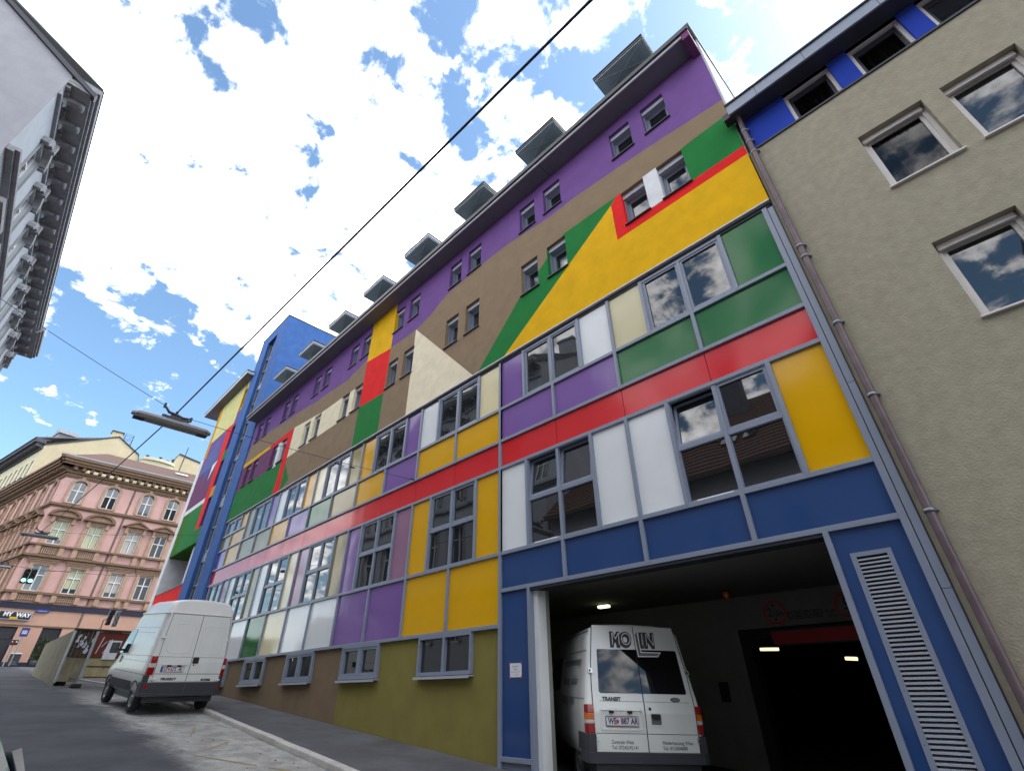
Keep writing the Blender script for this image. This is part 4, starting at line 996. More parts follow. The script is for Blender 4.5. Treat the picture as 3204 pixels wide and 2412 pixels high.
def pwindow(F, c, lo, hi, kind, blind=None, opened=False):
    W = MB(); h = .5 if kind == 'arch' else .52; a, b = c - h, c + h; fr = .07
    W.ring(lambda p, q, d: F(p, q, d), [(a, lo), (b, lo), (b, hi), (a, hi)], [(a + fr, lo + fr), (b - fr, lo + fr), (b - fr, hi - fr), (a + fr, hi - fr)], -.20, -.10)
    tz = lo + (hi - lo) * (.62 if kind != 'arch' else .56)
    W.fbox(F, a + fr, b - fr, tz - .045, tz + .045, -.20, -.08); W.fbox(F, c - .045, c + .045, lo + fr, hi - fr, -.20, -.09)
    # surround
    if kind == 'arch':
        s = hi - .40; n = 12
        ar = lambda r, ry: [(c + r * math.cos(PI - PI * i / n), s + ry * math.sin(PI - PI * i / n)) for i in range(n + 1)]
        inner = [(a, lo)] + ar(h, .40) + [(b, lo)]; outer = [(a - .2, lo)] + ar(h + .2, .62) + [(b + .2, lo)]
        W.ring(lambda p, q, d: F(p, q, d), outer, inner, -.02, .10, 1, closed=False)
        # masonry above the arch inside the opening
        for sg in (-1, 1):
            for i in range(6):
                t0, t1 = PI / 2 * i / 6, PI / 2 * (i + 1) / 6
                W.hexa([F(c + sg * h * math.cos(t0), s + .40 * math.sin(t0), -.22), F(c + sg * h * math.cos(t1), s + .40 * math.sin(t1), -.22), F(c + sg * h * math.cos(t1), hi, -.22), F(c + sg * h * math.cos(t0), hi, -.22),
                        F(c + sg * h * math.cos(t0), s + .40 * math.sin(t0), .02), F(c + sg * h * math.cos(t1), s + .40 * math.sin(t1), .02), F(c + sg * h * math.cos(t1), hi, .02), F(c + sg * h * math.cos(t0), hi, .02)], 1)
        W.fbox(F, c - .13, c + .13, hi - .02, hi + .34, 0, .16, 1)
    elif kind in ('seg', 'tri'):
        for x0, x1 in ((a - .34, a - .02), (b + .02, b + .34)): W.fbox(F, x0, x1, lo - .1, hi + .1, 0, .13, 1)
        W.fbox(F, a - .02, b + .02, hi + .005, hi + .15, 0, .10, 1); W.fbox(F, a - .36, b + .36, hi + .15, hi + .32, 0, .16, 1)
        for x0 in (a - .32, b + .08): W.fbox(F, x0, x0 + .24, hi - .25, hi + .34, .12, .26, 1)
        z = hi + .34; w_ = h + .55
        if kind == 'tri':
            W.prism(lambda p, q, d: F(p, q, d), [(c - w_, z), (c + w_, z), (c, z + .52)], 0, .22, 1)
            W.ring(lambda p, q, d: F(p, q, d), [(c - w_ - .1, z), (c + w_ + .1, z), (c, z + .68)], [(c - w_ + .22, z + .09), (c + w_ - .22, z + .09), (c, z + .46)], .0, .46, 2)
        else:
            ar = lambda r, ry, n=12: [(c + r * math.cos(PI - PI * i / n), z + ry * math.sin(PI - PI * i / n)) for i in range(n + 1)]
            W.prism(lambda p, q, d: F(p, q, d), ar(w_, .5), 0, .22, 1)
            W.ring(lambda p, q, d: F(p, q, d), ar(w_ + .1, .66), ar(w_ - .16, .48), 0, .48, 2, closed=False)
            W.fbox(F, c - w_ - .1, c + w_ + .1, z - .06, z + .04, 0, .46, 2)
    else:
        for x0, x1 in ((a - .28, a - .02), (b + .02, b + .28)): W.fbox(F, x0, x1, lo - .05, hi + .12, 0, .13, 1)
        W.fbox(F, a - .3, b + .3, hi + .03, hi + .14, 0, .10, 1)
        for q in range(3): W.fbox(F, a - .42 - .05 * q, b + .42 + .05 * q, hi + .16 + .11 * q, hi + .26 + .11 * q, 0, .14 + .07 * q, 1 if q < 2 else 2)
    W.fbox(F, a - .1, b + .1, lo - .07, lo - .005, -.1, .10, 1)
    win = ppart(W, 'window', [M['winframe'], M['pinktrim'], M['browntrim']])
    P = MB(); P.add([F(a + .05, lo + .05, -.16), F(b - .05, lo + .05, -.16), F(b - .05, hi - .05, -.16), F(a + .05, hi - .05, -.16)], [(0, 1, 2, 3)])
    if opened:
        P.add([F(a + .05, lo + .05, -.15), F(b - .05, lo + .05, -.15), F(b - .05, tz, -.15), F(a + .05, tz, -.15)], [(0, 1, 2, 3)], 1)
    if blind:
        for x0, x1 in ((a + fr, c - .045), (c + .045, b - fr)):
            for q0, q1 in ((lo + (.42 if blind == 'half' else .1), tz - .045), (tz + .045, hi - fr)):
                P.add([F(x0 + .03, q0, -.155), F(x1 - .03, q0, -.155), F(x1 - .03, q1 - .03, -.155), F(x0 + .03, q1 - .03, -.155)], [(0, 1, 2, 3)], 2)
    ppart(P, 'pane', [M['glassold'], M['interior'], M['curtaingreen'] if c < -2 else M['curtain']], win)
for i, c in enumerate(colsR):
    pwindow(PFR, c, 14.80, 16.85, 'arch', opened=i in (1, 3))
    pwindow(PFR, c, 11.20, 13.18, 'seg' if i < 2 else 'tri', blind='half' if i == 0 else ('full' if i < 3 else None))
    pwindow(PFR, c, 7.42, 9.42, 'flat', blind=None if i in (0, 3) else 'half')
for i, c in enumerate(colsL):
    pwindow(PFL, c, 14.80, 16.85, 'arch'); pwindow(PFL, c, 11.20, 13.18, 'tri'); pwindow(PFL, c, 7.42, 9.42, 'flat')
T = MB(); T.fbox(PFR, -1.02, -.92, 2.3, 17.2, .004, .012); T.fbox(PFR, -.90, -.86, 2.3, 17.2, .004, .03, 1); ppart(T, 'wall_joint', [M['browntrim'], M['darkstone']])
for F, dd in ((PFR, doorsR), (PFL, doorsL)):
    for a, b, lo, hi in dd:
        T = MB(); T.fbox(F, a, b, lo, hi, -.26, -.20); T.ring(lambda p, q, d, F=F: F(p, q, d), [(a, lo), (b, lo), (b, hi), (a, hi)], [(a + .1, lo + .1), (b - .1, lo + .1), (b - .1, hi - .1), (a + .1, hi - .1)], -.22, -.14, 1); T.fbox(F, a, b, lo + 1.75, lo + 1.82, -.20, -.15, 1)
        ppart(T, 'shop_door', [M['shopdark'], M['navy']])
mb = MB()
K = PFR.o + Vector((0, -6.3, 0)); pk = lambda u, w, z, F: F(u, z, w)
far = PFL(-19, 0, 0)
top = [(-57.0, 12, 18.6), (-57.0, -6.6, 18.6), tuple(PFL(-19, 18.6, .6)), (-75, 12, 18.6)]
mb.add([(-57.1, 12, 18.62), (-57.1, -7.1, 18.62), tuple(PFL(-19, 18.62, .9)), tuple(PFL(-19, 21.6, -5)), (-63, -4, 21.6), (-63, 12, 21.6)], [(0, 1, 4, 5), (1, 2, 3, 4)])
ppart(mb, 'roof', M['tile'])
mb = MB(); mb.fbox(PFR, -7.4, 12, 18.62, 18.75, .78, 1.08); ppart(mb, 'gutter', M['galv'])
mb = MB(); mb.hexa([(-60.2, 2.1, 20.25), (-60.2, 3.3, 20.25), (-60.8, 3.3, 20.55), (-60.8, 2.1, 20.55), (-60.17, 2.1, 20.31), (-60.17, 3.3, 20.31), (-60.77, 3.3, 20.61), (-60.77, 2.1, 20.61)]); ppart(mb, 'skylight', M['whiteframe'])
mb = MB(); mb.box(-74, -58.5, -5.9, 12, 1.5, 17.2); ppart(mb, 'core_wall', M['interior'])
# shop fittings on the pub front
t = thing('pub_sign', 'dark pub sign with white MY WAY lettering above the shop doors', 'sign', (-57.9, -5.16, 5.55))
fn = lambda a, b, d: (d, a, b)
Q = MB(); Q.fbox(Frame((0, 0, 0), (0, 1, 0), (1, 0, 0)), -1.0, 1.0, -.30, .30, -.05, .06); Q.build('board', M['blacksign'], t, bevel=.02)
Q = MB(); Q.ring(lambda p, q, d: (d, p, q), [(-1.0, -.3), (1, -.3), (1, .3), (-1, .3)], [(-.96, -.26), (.96, -.26), (.96, .26), (-.96, .26)], .06, .075); Q.build('board_edge', M['framelight'], t)
Q = MB(); Q.mesh(text_mesh('MY', .40, .018, shear=.0), lambda a, b, d: (.068, a * .95 - .45, b + .06 + a * .02)); Q.mesh(text_mesh('WAY', .40, .018), lambda a, b, d: (.068, a * .95 + .48, b + .05 - a * .02)); Q.build('lettering', M['tape'], t, recalc=False)
Q = MB(); Q.fbox(Frame((0, 0, 0), (0, 1, 0), (1, 0, 0)), -.28, .22, -.24, -.10, .06, .072); Q.build('tag', M['yellowtag'], t)
t = thing('street_nameplate', 'small dark blue street name plate under the navy band of the pink house', 'sign', (-57.9, -3.62, 6.0))
Q = MB(); Q.fbox(Frame((0, 0, 0), (0, 1, 0), (1, 0, 0)), -.42, .42, -.12, .12, -.02, .03); Q.build('plate', M['signblue'], t); 
Q = MB()
for k in range(2): Q.fbox(Frame((0, 0, 0), (0, 1, 0), (1, 0, 0)), -.3, .3, -.02 + .05 * k - .03, .0 + .05 * k - .03, .03, .034)
Q.build('lettering', M['framelight'], t)
def pole_sign(x, y, zc, w, h, m, label, body=None, r=.03):
    t = thing('road_sign', label, 'sign', (x, y, gz(x)))
    Q = MB(); Q.tube([(0, 0, 0), (0, 0, zc + h / 2 - gz(x))], r, 8); Q.build('post', M['galv'], t)
    Q = MB(); Q.box(r, r + .02, -w / 2, w / 2, zc - h / 2 - gz(x), zc + h / 2 - gz(x)); Q.build('plate', m, t)
    if body:
        Q = MB(); Q.fbox(Frame((0, 0, 0), (0, 1, 0), (1, 0, 0)), -w * .3, w * .3, zc - h * .2 - gz(x), zc + h * .2 - gz(x), r + .02, r + .024); Q.build('panel', M['paper'], t)
        Q = MB(); Q.mesh(text_mesh(body, h * .38, .004), lambda a, b, d: (r + .026, a, zc - gz(x) + b)); Q.build('lettering', M['signblue'], t, recalc=False)
    return t
pole_sign(-54, -4.33, 4.12, .46, .58, M['signblue'], 'blue sign with white panel marked 33 in front of the pub doors', '33')
t = thing('chalkboard', 'black pavement board with white header leaning by the pub door', 'sign board', (-56.6, -4.05, gz(-56.6)), (0, 0, 0))
Q = MB(); Q.hexa([(0, -.32, 0), (0, .32, 0), (.06, .32, 0), (.06, -.32, 0), (-.14, -.32, .84), (-.14, .32, .84), (-.08, .32, .84), (-.08, -.32, .84)]); Q.build('board', M['blacksign'], t)
Q = MB(); Q.hexa([(-.075, -.32, .70), (-.075, .32, .70), (-.07, .32, .70), (-.07, -.32, .70), (-.10, -.32, .86), (-.10, .32, .86), (-.07, .32, .86), (-.07, -.32, .86)]); Q.build('header', M['paper'], t)
Q = MB()
for k in range(7): Q.hexa([(.063 - .022 * k, -.24, .08 + .085 * k), (.063 - .022 * k, .24 - .06 * (k % 3), .08 + .085 * k), (.066 - .022 * k, .24 - .06 * (k % 3), .08 + .085 * k), (.066 - .022 * k, -.24, .08 + .085 * k), (.055 - .022 * k, -.24, .105 + .085 * k), (.055 - .022 * k, .24 - .06 * (k % 3), .105 + .085 * k), (.060 - .022 * k, .24 - .06 * (k % 3), .105 + .085 * k), (.060 - .022 * k, -.24, .105 + .085 * k)])
Q.build('lettering', M['lettergrey'], t)
t = thing('menu_board', 'tall black menu board on the pink wall beside the oval blue sign', 'sign board', (-57.95, -1.38, 2.72))
Q = MB(); Q.box(-.02, .05, -.32, .32, -.42, .42); Q.build('board', M['blacksign'], t, bevel=.01)
Q = MB(); Q.disc(lambda a, b, d: (.055, a, b + .26), .09, 0, 14); 
for k in range(6): Q.fbox(Frame((0, 0, 0), (0, 1, 0), (1, 0, 0)), -.2, .2, -.34 + .08 * k, -.325 + .08 * k, .05, .055)
Q.build('lettering', M['lettergrey'], t)
t = thing('oval_sign', 'oval light blue sign hanging on a stand beside the menu board', 'sign', (-50, -2.12, gz(-50)))
hz = 3.0 - gz(-50)
Q = MB(); Q.lathe([(0, .03), (.0, .03)], lambda a, b, h: (h, a, b), 4) if False else None
Q = MB(); n = 28; Q.prism(lambda p, q, d: (d, p, q), [(.42 * math.cos(2 * PI * i / n), hz + .19 * math.sin(2 * PI * i / n)) for i in range(n)], 0, .05); Q.build('plate', M['signlight'], t)
Q = MB(); Q.box(.05, .056, -.02, .15, hz - .08, hz + .08); Q.build('panel', M['paper'], t)
Q = MB()
for k in range(5): Q.box(.05, .056, -.33 + .06 * k, -.29 + .06 * k, hz - .05 - .02 * (k % 2), hz + .04)
Q.build('lettering', M['navy'], t)
Q = MB(); Q.tube([(0, .3, 0), (0, .3, hz + .45)], .02, 8); Q.ring(lambda p, q, d: (d, p, q), [(-.28, hz + .17), (.30, hz + .17), (.30, hz + .5), (-.28, hz + .5)], [(-.24, hz + .2), (.26, hz + .2), (.26, hz + .46), (-.24, hz + .46)], 0, .03); Q.build('stand', M['galv'], t)
Q = MB(); Q.box(.0, .02, -.15, .15, hz + .25, hz + .40); Q.build('picture', M['lampamber'], t)
def plant(x, y, w, h, label, n=260):
    t = thing('potted_shrub', label, 'plant', (x, y, gz(x)), group='potted shrubs by the pub doors')
    Q = MB(); Q.lathe([(.0, 0), (w * .30, 0), (w * .38, .34), (w * .33, .36), (0, .34)], lambda a, b, h_: (a, b, h_), 14); Q.build('pot', M['darkstone'], t)
    L_ = MB()
    for i in range(n):
        z = random.uniform(.3, h); r = w * .5 * math.sqrt(random.random()) * (1.0 - .55 * max(0, (z - h * .45) / h)); a = random.uniform(0, 6.28)
        c = Vector((r * math.cos(a), r * math.sin(a), z)); d = Vector((random.gauss(0, 1), random.gauss(0, 1), random.gauss(0, .7))).normalized(); e = d.orthogonal().normalized(); s = random.uniform(.07, .15)
        L_.add([c - d * s, c + e * s * .35, c + d * s, c - e * s * .35], [(0, 1, 2, 3)])
    L_.build('foliage', M['leaf'], t, recalc=False)
    S_ = MB(); S_.tube([(0, 0, .3), (.02, .01, h * .7)], [.03, .012], 6); S_.build('stem', M['darktimber'], t)
plant(-57.0, -2.75, .85, 2.0, 'bushy potted shrub in front of the right pub doorway, the taller one'); plant(-56.8, -2.15, .9, 1.7, 'bushy potted shrub in front of the right pub doorway, the wider lower one'); plant(-56.8, -5.65, .8, .95, 'low potted shrub by the left pub doorway')

# ------------------------------------------------------------------ cream houses behind
CB = thing('firewall_building', 'tall cream house behind the pink one with blank firewall gable', 'building', (-76, 0, 2.13))
CI = Matrix.Translation((-76, 0, 2.13)).inverted()
def cpart(mb, name, mats, par=None): return mb.build(name, mats, par or CB, inv=CI)
f = lambda p, q, d: (d, p, q)
gab = [(-9.1, 1), (-9.1, 24.0), (-3.15, 27.0), (-.55, 25.4), (-.2, 24.0), (3.9, 23.9), (3.9, 1)]
mb = MB(); mb.prism(f, gab, -72.6, -72, 0); cpart(mb, 'firewall', M['creamwall'])
mb = MB()
for p, q in zip(gab[1:4], gab[2:5]):
    mb.hexa([(-73, p[0], p[1]), (-71.9, p[0], p[1]), (-71.9, q[0], q[1]), (-73, q[0], q[1]), (-73, p[0], p[1] + .16), (-71.9, p[0], p[1] + .16), (-71.9, q[0], q[1] + .16), (-73, q[0], q[1] + .16)])
cpart(mb, 'roof_edge', M['framedark'])
mb = MB(); mb.box(-73.4, -72.4, -3.95, -2.85, 26.4, 27.75); mb.box(-73.5, -72.3, -4.05, -2.75, 27.75, 27.87, 1); cpart(mb, 'chimney', [M['creamwall'], M['framedark']])
mb = MB()
for x, y in ((0, -2.6), (0, -1.75), (-.6, -2.6), (-.6, -1.75)): mb.tube([(-72.3 + x, y, 25.9), (-72.3 + x, y, 27.8)], .025, 6)
for z in (26.6, 27.2, 27.8): mb.tube([(-72.3, -2.6, z), (-72.3, -1.75, z), (-72.9, -1.75, z), (-72.9, -2.6, z), (-72.3, -2.6, z)], .02, 6)
mb.tube([(-72.3, -2.6, 26.6), (-72.3, -1.75, 27.8)], .018, 6); cpart(mb, 'roof_ladder', M['framedark'])
CL = Frame((-72, -9.1, 0), (.979, .205, 0), (.205, -.979, 0)); CLL = Frame(CI @ CL.o, CL.u, CL.w)
ch = []
for k in range(9):
    for z0 in (20.3, 16.2, 12.3): ch.append((-1.6 - 1.62 * k, -.85 - 1.62 * k, z0, z0 + 2.1))
build_wall('facade_wall', CLL, (-18, 0, 1, 24.2), ch, [], [M['creamtrim']], CB, depth=.28)
mb = MB(); mb.fbox(CL, -18, .05, 23.55, 23.75, 0, .2); mb.fbox(CL, -18, .1, 24.15, 24.55, 0, .95)
k = 0
while k * .55 < 17.8: mb.fbox(CL, -.1 - k * .55 - .26, -.1 - k * .55, 23.75, 24.15, 0, .7); k += 1
mb.fbox(CL, -18, .1, 24.55, 24.65, -.2, 1.05); cpart(mb, 'cornice', M['darkstone'])
for a, b, lo, hi in ch:
    mb = MB(); mb.fbox(CL, a - .08, b + .08, lo - .35, lo - .05, 0, .32); mb.fbox(CL, a - .04, b + .04, lo - .62, lo - .35, 0, .2); mb.fbox(CL, a, b, lo, hi, -.3, -.25, 1); cpart(mb, 'window', [M['darkstone'], M['glassold']])
mb = MB(); mb.hexa([CL(-18, 24.6, .9), CL(0, 24.6, .9), CL(0, 27, -5.6), CL(-18, 27, -5.6), CL(-18, 24.7, .9), CL(0, 24.7, .9), CL(0, 27.2, -5.6), CL(-18, 27.2, -5.6)]); cpart(mb, 'roof', M['roofgrey'])
for u, h_ in ((-2.6, .9), (-6.5, 1.2), (-10.5, 1.0)):
    mb = MB(); mb.fbox(CL, u - .9, u + .9, 25.0, 26.1 + h_ * .4, -3, -1.0); mb.prism(lambda p, q, d: CL(p, q, d), [(u - 1.1, 26.1 + h_ * .4), (u + 1.1, 26.1 + h_ * .4), (u, 26.9 + h_ * .4)], -3, -.9, 0); cpart(mb, 'dormer', M['roofgrey'])
mb = MB()
n = 14; arc = [(1.6 - 1.9 * math.cos(PI * i / n), .9 * math.sin(PI * i / n)) for i in range(n + 1)]
pts = []
for y, dx in arc: pts += [(-72.0 + dx, y, 23.6), (-72.0 + dx, y, 24.9), (-71.85 + dx * 1.15, y, 24.9), (-71.85 + dx * 1.15, y, 25.25)]
mb.add(pts, [(4 * i + j, 4 * i + 4 + j, 4 * i + 5 + j, 4 * i + 1 + j) for i in range(n) for j in range(3)]); mb.add([pts[4 * i + 3] for i in range(n + 1)], [tuple(range(n + 1))])
cpart(mb, 'rounded_bay', M['creamtrim'])
for y, h_ in ((.4, .9), (1.8, 1.1), (2.6, .8), (3.2, 1.3)):
    mb = MB(); mb.tube([(-72.4, y, 24.9), (-72.4, y, 25.2 + h_ * .6)], .13, 8); mb.tube([(-72.4, y, 25.2 + h_ * .6), (-72.4, y, 25.32 + h_ * .6)], .19, 8); cpart(mb, 'flue', M['framedark'])
C2 = thing('stepped_building', 'cream gabled house behind the pink roof beside the colourful block', 'building', (-79, 6, 2.13))
C2I = Matrix.Translation((-79, 6, 2.13)).inverted()
mb = MB(); mb.prism(f, [(3.7, 1), (3.7, 26.0), (4.05, 27.9), (9.5, 26.9), (9.5, 1)], -84, -75, 0); mb.build('wall', M['creamwall'], C2, inv=C2I)
mb = MB(); mb.hexa([(-84, 4.0, 27.9), (-74.9, 4.0, 27.9), (-74.9, 9.6, 26.9), (-84, 9.6, 26.9), (-84, 4.0, 28.1), (-74.9, 4.0, 28.1), (-74.9, 9.6, 27.1), (-84, 9.6, 27.1)]); mb.build('roof_edge', M['framedark'], C2, inv=C2I)
mb = MB(); mb.tube([(-75, 4.6, 23.5), (-75, 4.75, 29.2)], .06, 6); mb.build('flue', M['framedark'], C2, inv=C2I)
# ------------------------------------------------------------------ vans
def interp(tab, v):
    if v <= tab[0][0]: return tab[0][1]
    for (a, p), (b, q) in zip(tab[:-1], tab[1:]):
        if v <= b: return p + (q - p) * (v - a) / (b - a)
    return tab[-1][1]

class Van:
    def __init__(s, root, prof, stations, lean, H0):
        s.root = root; s.prof = prof; s.st = stations; s.lean = lean; s.H0 = H0
    def w(s, z): return interp([(b, a) for a, b in s.prof] if False else s.prof_z, z)
    def rear(s, x, z, off=0.0): return (x, interp(s.lean, z) - off, z)
    def left(s, y, z, off=0.0): return (-(interp(s.prof_z, z) + off), y, z)
    def right(s, y, z, off=0.0): return ((interp(s.prof_z, z) + off), y, z)

def make_body(V, wheels, m_body, arch=.40, fade=.45):
    mb = MB(); rings = []
    for (y, H, ws) in V.st:
        zb = min(1.2, H * .72)
        ring = []
        k = max(0.0, 1 - y / fade)
        for (z, w) in V.prof:
            zz = z if z <= zb else zb + (z - zb) * (H - zb) / (V.H0 - zb)
            ring.append((w * ws, y + interp(V.lean, zz) * k, zz))
        full = [(-x, a, b) for x, a, b in ring] + [(x, a, b) for x, a, b in ring[::-1] if x > 1e-4]
        rings.append(full)
    n = len(rings[0])
    pts = [p for r in rings for p in r]
    fs = []
    for i in range(len(rings) - 1):
        for j in range(n): fs.append((i * n + j, i * n + (j + 1) % n, (i + 1) * n + (j + 1) % n, (i + 1) * n + j))
    mb.add(pts, fs, 0, True)
    h = len(V.prof)
    for r, base in ((0, 0), (len(rings) - 1, (len(rings) - 1) * n)):
        caps = []
        for j in range(h - 1):
            a, b = j, j + 1; c, d = (n - 1 - j), (n - 2 - j)
            if b == h - 1 or b == d: caps.append((a, b, c))
            else: caps.append((a, b, d, c))
        b0 = len(mb.v) - len(pts) if False else 0
        for f in caps: mb.f.append([base + q for q in f]); mb.m.append(0); mb.sm.append(False)
    o = mb.build('body', [m_body, M['seam']], V.root)
    bm = bmesh.new(); bm.from_mesh(o.data)
    bmesh.ops.remove_doubles(bm, verts=bm.verts, dist=1e-4); bmesh.ops.recalc_face_normals(bm, faces=bm.faces); bm.to_mesh(o.data); bm.free()
    cut = MB()
    for (y, sgn) in wheels:
        cut.lathe([(0, .62), (arch, .62), (arch, 1.3), (0, 1.3)], lambda a, b, hh, y=y, sgn=sgn: (sgn * hh, y + a, .34 + b), 36, 1)
    c = cut.build('cutter', [m_body, M['seam']], None)
    bm = bmesh.new(); bm.from_mesh(c.data); bmesh.ops.remove_doubles(bm, verts=bm.verts, dist=1e-4); bmesh.ops.recalc_face_normals(bm, faces=bm.faces); bm.to_mesh(c.data); bm.free()
    md = o.modifiers.new('arch', 'BOOLEAN'); md.operation = 'DIFFERENCE'; md.solver = 'EXACT'; md.object = c
    bpy.context.view_layer.update()
    dg = bpy.context.evaluated_depsgraph_get()
    me = bpy.data.meshes.new_from_object(o.evaluated_get(dg))
    o.modifiers.clear()
    if len(me.polygons) > 50:
        o.data = me
    bpy.data.objects.remove(c)
    return o

def wheel(root, x, y, r=.335, wd=.20):
    sgn = -1 if x < 0 else 1
    T = MB()
    T.lathe([(r * .60, -wd / 2 + .02), (r * .80, -wd / 2), (r * .95, -wd / 2 + .012), (r, -wd / 2 + .04), (r, wd / 2 - .04), (r * .95, wd / 2 - .012), (r * .80, wd / 2), (r * .60, wd / 2 - .02)], lambda a, b, h: (x + sgn * h, y + a, r + b), 32)
    t = T.build('wheel', M['rubber'], root)
    Q = MB()
    Q.lathe([(.03, .075), (.075, .08), (.085, .05), (r * .40, .035), (r * .50, .065), (r * .60, .085), (r * .63, .075)], lambda a, b, h: (x + sgn * h, y + a, r + b), 32)
    for i in range(8):
        a0 = 2 * PI * i / 8
        Q.disc(lambda a, b, d: (x + sgn * d, y + a, r + b), .022, .056, 8, 1, .105 * math.cos(a0), .105 * math.sin(a0))
    Q.build('rim', [M['rim'], M['black']], t)
    return t

def rrect(x0, x1, z0, z1, r, n=5):
    pts = []
    for cx, cz, a0 in ((x1 - r, z0 + r, -PI / 2), (x1 - r, z1 - r, 0), (x0 + r, z1 - r, PI / 2), (x0 + r, z0 + r, PI)):
        for i in range(n + 1):
            a = a0 + PI / 2 * i / n; pts.append((cx + r * math.cos(a), cz + r * math.sin(a)))
    return pts

def patch(mb, fn, poly, o0, o1, mi=0):
    """poly filled front at offset o1 with sides back to o0; subdivided so that it follows the curved surface"""
    n = len(poly)
    mb.add([fn(p[0], p[1], o1) for p in poly] + [fn(p[0], p[1], o0) for p in poly], [tuple(range(n))] + [(i, (i + 1) % n, n + (i + 1) % n, n + i) for i in range(n)], mi)

def tall_patch(mb, fn, x0f, x1f, z0, z1, o0, o1, n=8, mi=0):
    """strip panel between x0f(z) and x1f(z) following the surface"""
    zs = [z0 + (z1 - z0) * i / n for i in range(n + 1)]
    pts = []
    for z in zs: pts += [fn(x0f(z), z, o1), fn(x1f(z), z, o1), fn(x0f(z), z, o0), fn(x1f(z), z, o0)]
    fs = [(2, 3, 1, 0)]
    for i in range(n):
        b = 4 * i; fs += [(b, b + 1, b + 5, b + 4), (b + 2, b, b + 4, b + 6), (b + 1, b + 3, b + 7, b + 5)]
    b = 4 * n; fs.append((b, b + 1, b + 3, b + 2))
    mb.add(pts, fs, mi)

def seam(mb, fn, pts, w, off, mi=0):
    for p, q in zip(pts[:-1], pts[1:]):
        d = Vector((q[0] - p[0], q[1] - p[1])); l = d.length
        if l < 1e-6: continue
        d /= l; s = Vector((-d.y, d.x)) * w / 2
        k = max(1, int(l / .15))
        for i in range(k):
            a = Vector(p) + d * l * i / k; b = Vector(p) + d * l * (i + 1) / k
            mb.add([fn(a.x - s.x, a.y - s.y, off), fn(b.x - s.x, b.y - s.y, off), fn(b.x + s.x, b.y + s.y, off), fn(a.x + s.x, a.y + s.y, off)], [(0, 1, 2, 3)], mi)

def number_plate(root, fn, x0, x1, z0, z1, off, text, blue, size, gap):
    P = MB(); patch(P, fn, rrect(x0 - .008, x1 + .008, z0 - .010, z1 + .008, .012), off - .02, off, 1); patch(P, fn, rrect(x0, x1, z0, z1, .008), off, off + .004, 0)
    if blue: patch(P, fn, [(x0, z0), (x0 + .042, z0), (x0 + .042, z1), (x0, z1)], off + .004, off + .006, 2)
    for zz in (z0 + .008, z1 - .008): patch(P, fn, [(x0 + .01, zz - .003), (x1 - .01, zz - .003), (x1 - .01, zz + .003), (x0 + .01, zz + .003)], off + .004, off + .0055, 3)
    p = P.build('number_plate', [M['platewhite'], M['ink'], M['plateblue'], M['inkred']], root)
    T = MB()
    for s, cx in text: T.mesh(text_mesh(s, size, .003), lambda a, b, d, cx=cx: fn(cx + a * .80, (z0 + z1) / 2 + b, off + .0065))
    T.build('lettering', M['ink'], p, recalc=False)
    C = MB(); cx = gap; patch(C, fn, rrect(cx - .018, cx + .018, (z0 + z1) / 2 - .028, (z0 + z1) / 2 + .022, .012), off + .004, off + .007, 0); C.build('crest', M['inkred'], p)
    return p

# ---------------- lettered van backing out of the garage
TV = thing('lettered_van', 'white panel van with MOLIN lettering and rear windows standing in the garage opening', 'van', (-5.198, .929, -1.388), (R(.67), R(1.92), R(50.9)), mode='YXZ')
V = Van(TV, [(.44, .90), (.50, .94), (.70, .975), (.95, .985), (1.18, .982), (1.45, .945), (1.80, .895), (2.10, .855), (2.24, .835), (2.315, .79), (2.36, .66), (2.385, .40), (2.395, 0)],
        [(0.0, 2.36, .955), (.03, 2.385, .985), (.09, 2.395, 1.0), (.5, 2.395, 1), (1.2, 2.395, 1), (2.2, 2.395, 1), (3.1, 2.395, 1), (3.4, 2.33, 1), (3.75, 1.95, .985), (4.1, 1.45, .97), (4.6, 1.20, .94), (4.82, .95, .86)],
        [(0, 0), (1.1, 0), (2.4, .25)], 2.395)
V.prof_z = [(a, b) for a, b in V.prof]
make_body(V, [(.98, -1), (.98, 1), (3.95, -1), (3.95, 1)], M['vanwhite'], .39)
for x in (-.83, .83):
    for y in (.98, 3.95): wheel(TV, x, y, .335)
fl_ = lambda z: -interp([(.5, .835), (1.16, .855), (1.65, .84), (2.36, .745)], z)
frr = lambda z: interp([(.5, .86), (1.16, .875), (1.65, .85), (2.36, .755)], z)
def door(root, x0f, x1f, z0, z1, off, m):
    D = MB(); tall_patch(D, V.rear, x0f, x1f, z0, z1, -.01, off, 14); return D.build('rear_door', m, root, bevel=.008)
dL = door(TV, fl_, lambda z: .011, .535, 2.365, .014, M['vanwhite']); dR = door(TV, lambda z: .019, frr, .535, 2.365, .014, M['vanwhite'])
def glass_patch(fn, poly, o0, o1, name, par, m):
    P = MB(); patch(P, fn, poly, o0, o1); return P.build(name, m, par)
glass_patch(V.rear, [(-.735, 1.345), (-.715, 1.325), (.008, 1.33), (.008, 1.985), (-.68, 1.978), (-.70, 1.955)], .01, .0175, 'rear_window', dL, M['glassvan'])
glass_patch(V.rear, [(.022, 1.33), (.765, 1.332), (.785, 1.352), (.745, 1.965), (.725, 1.985), (.022, 1.985)], .01, .0175, 'rear_window', dR, M['glassvan'])
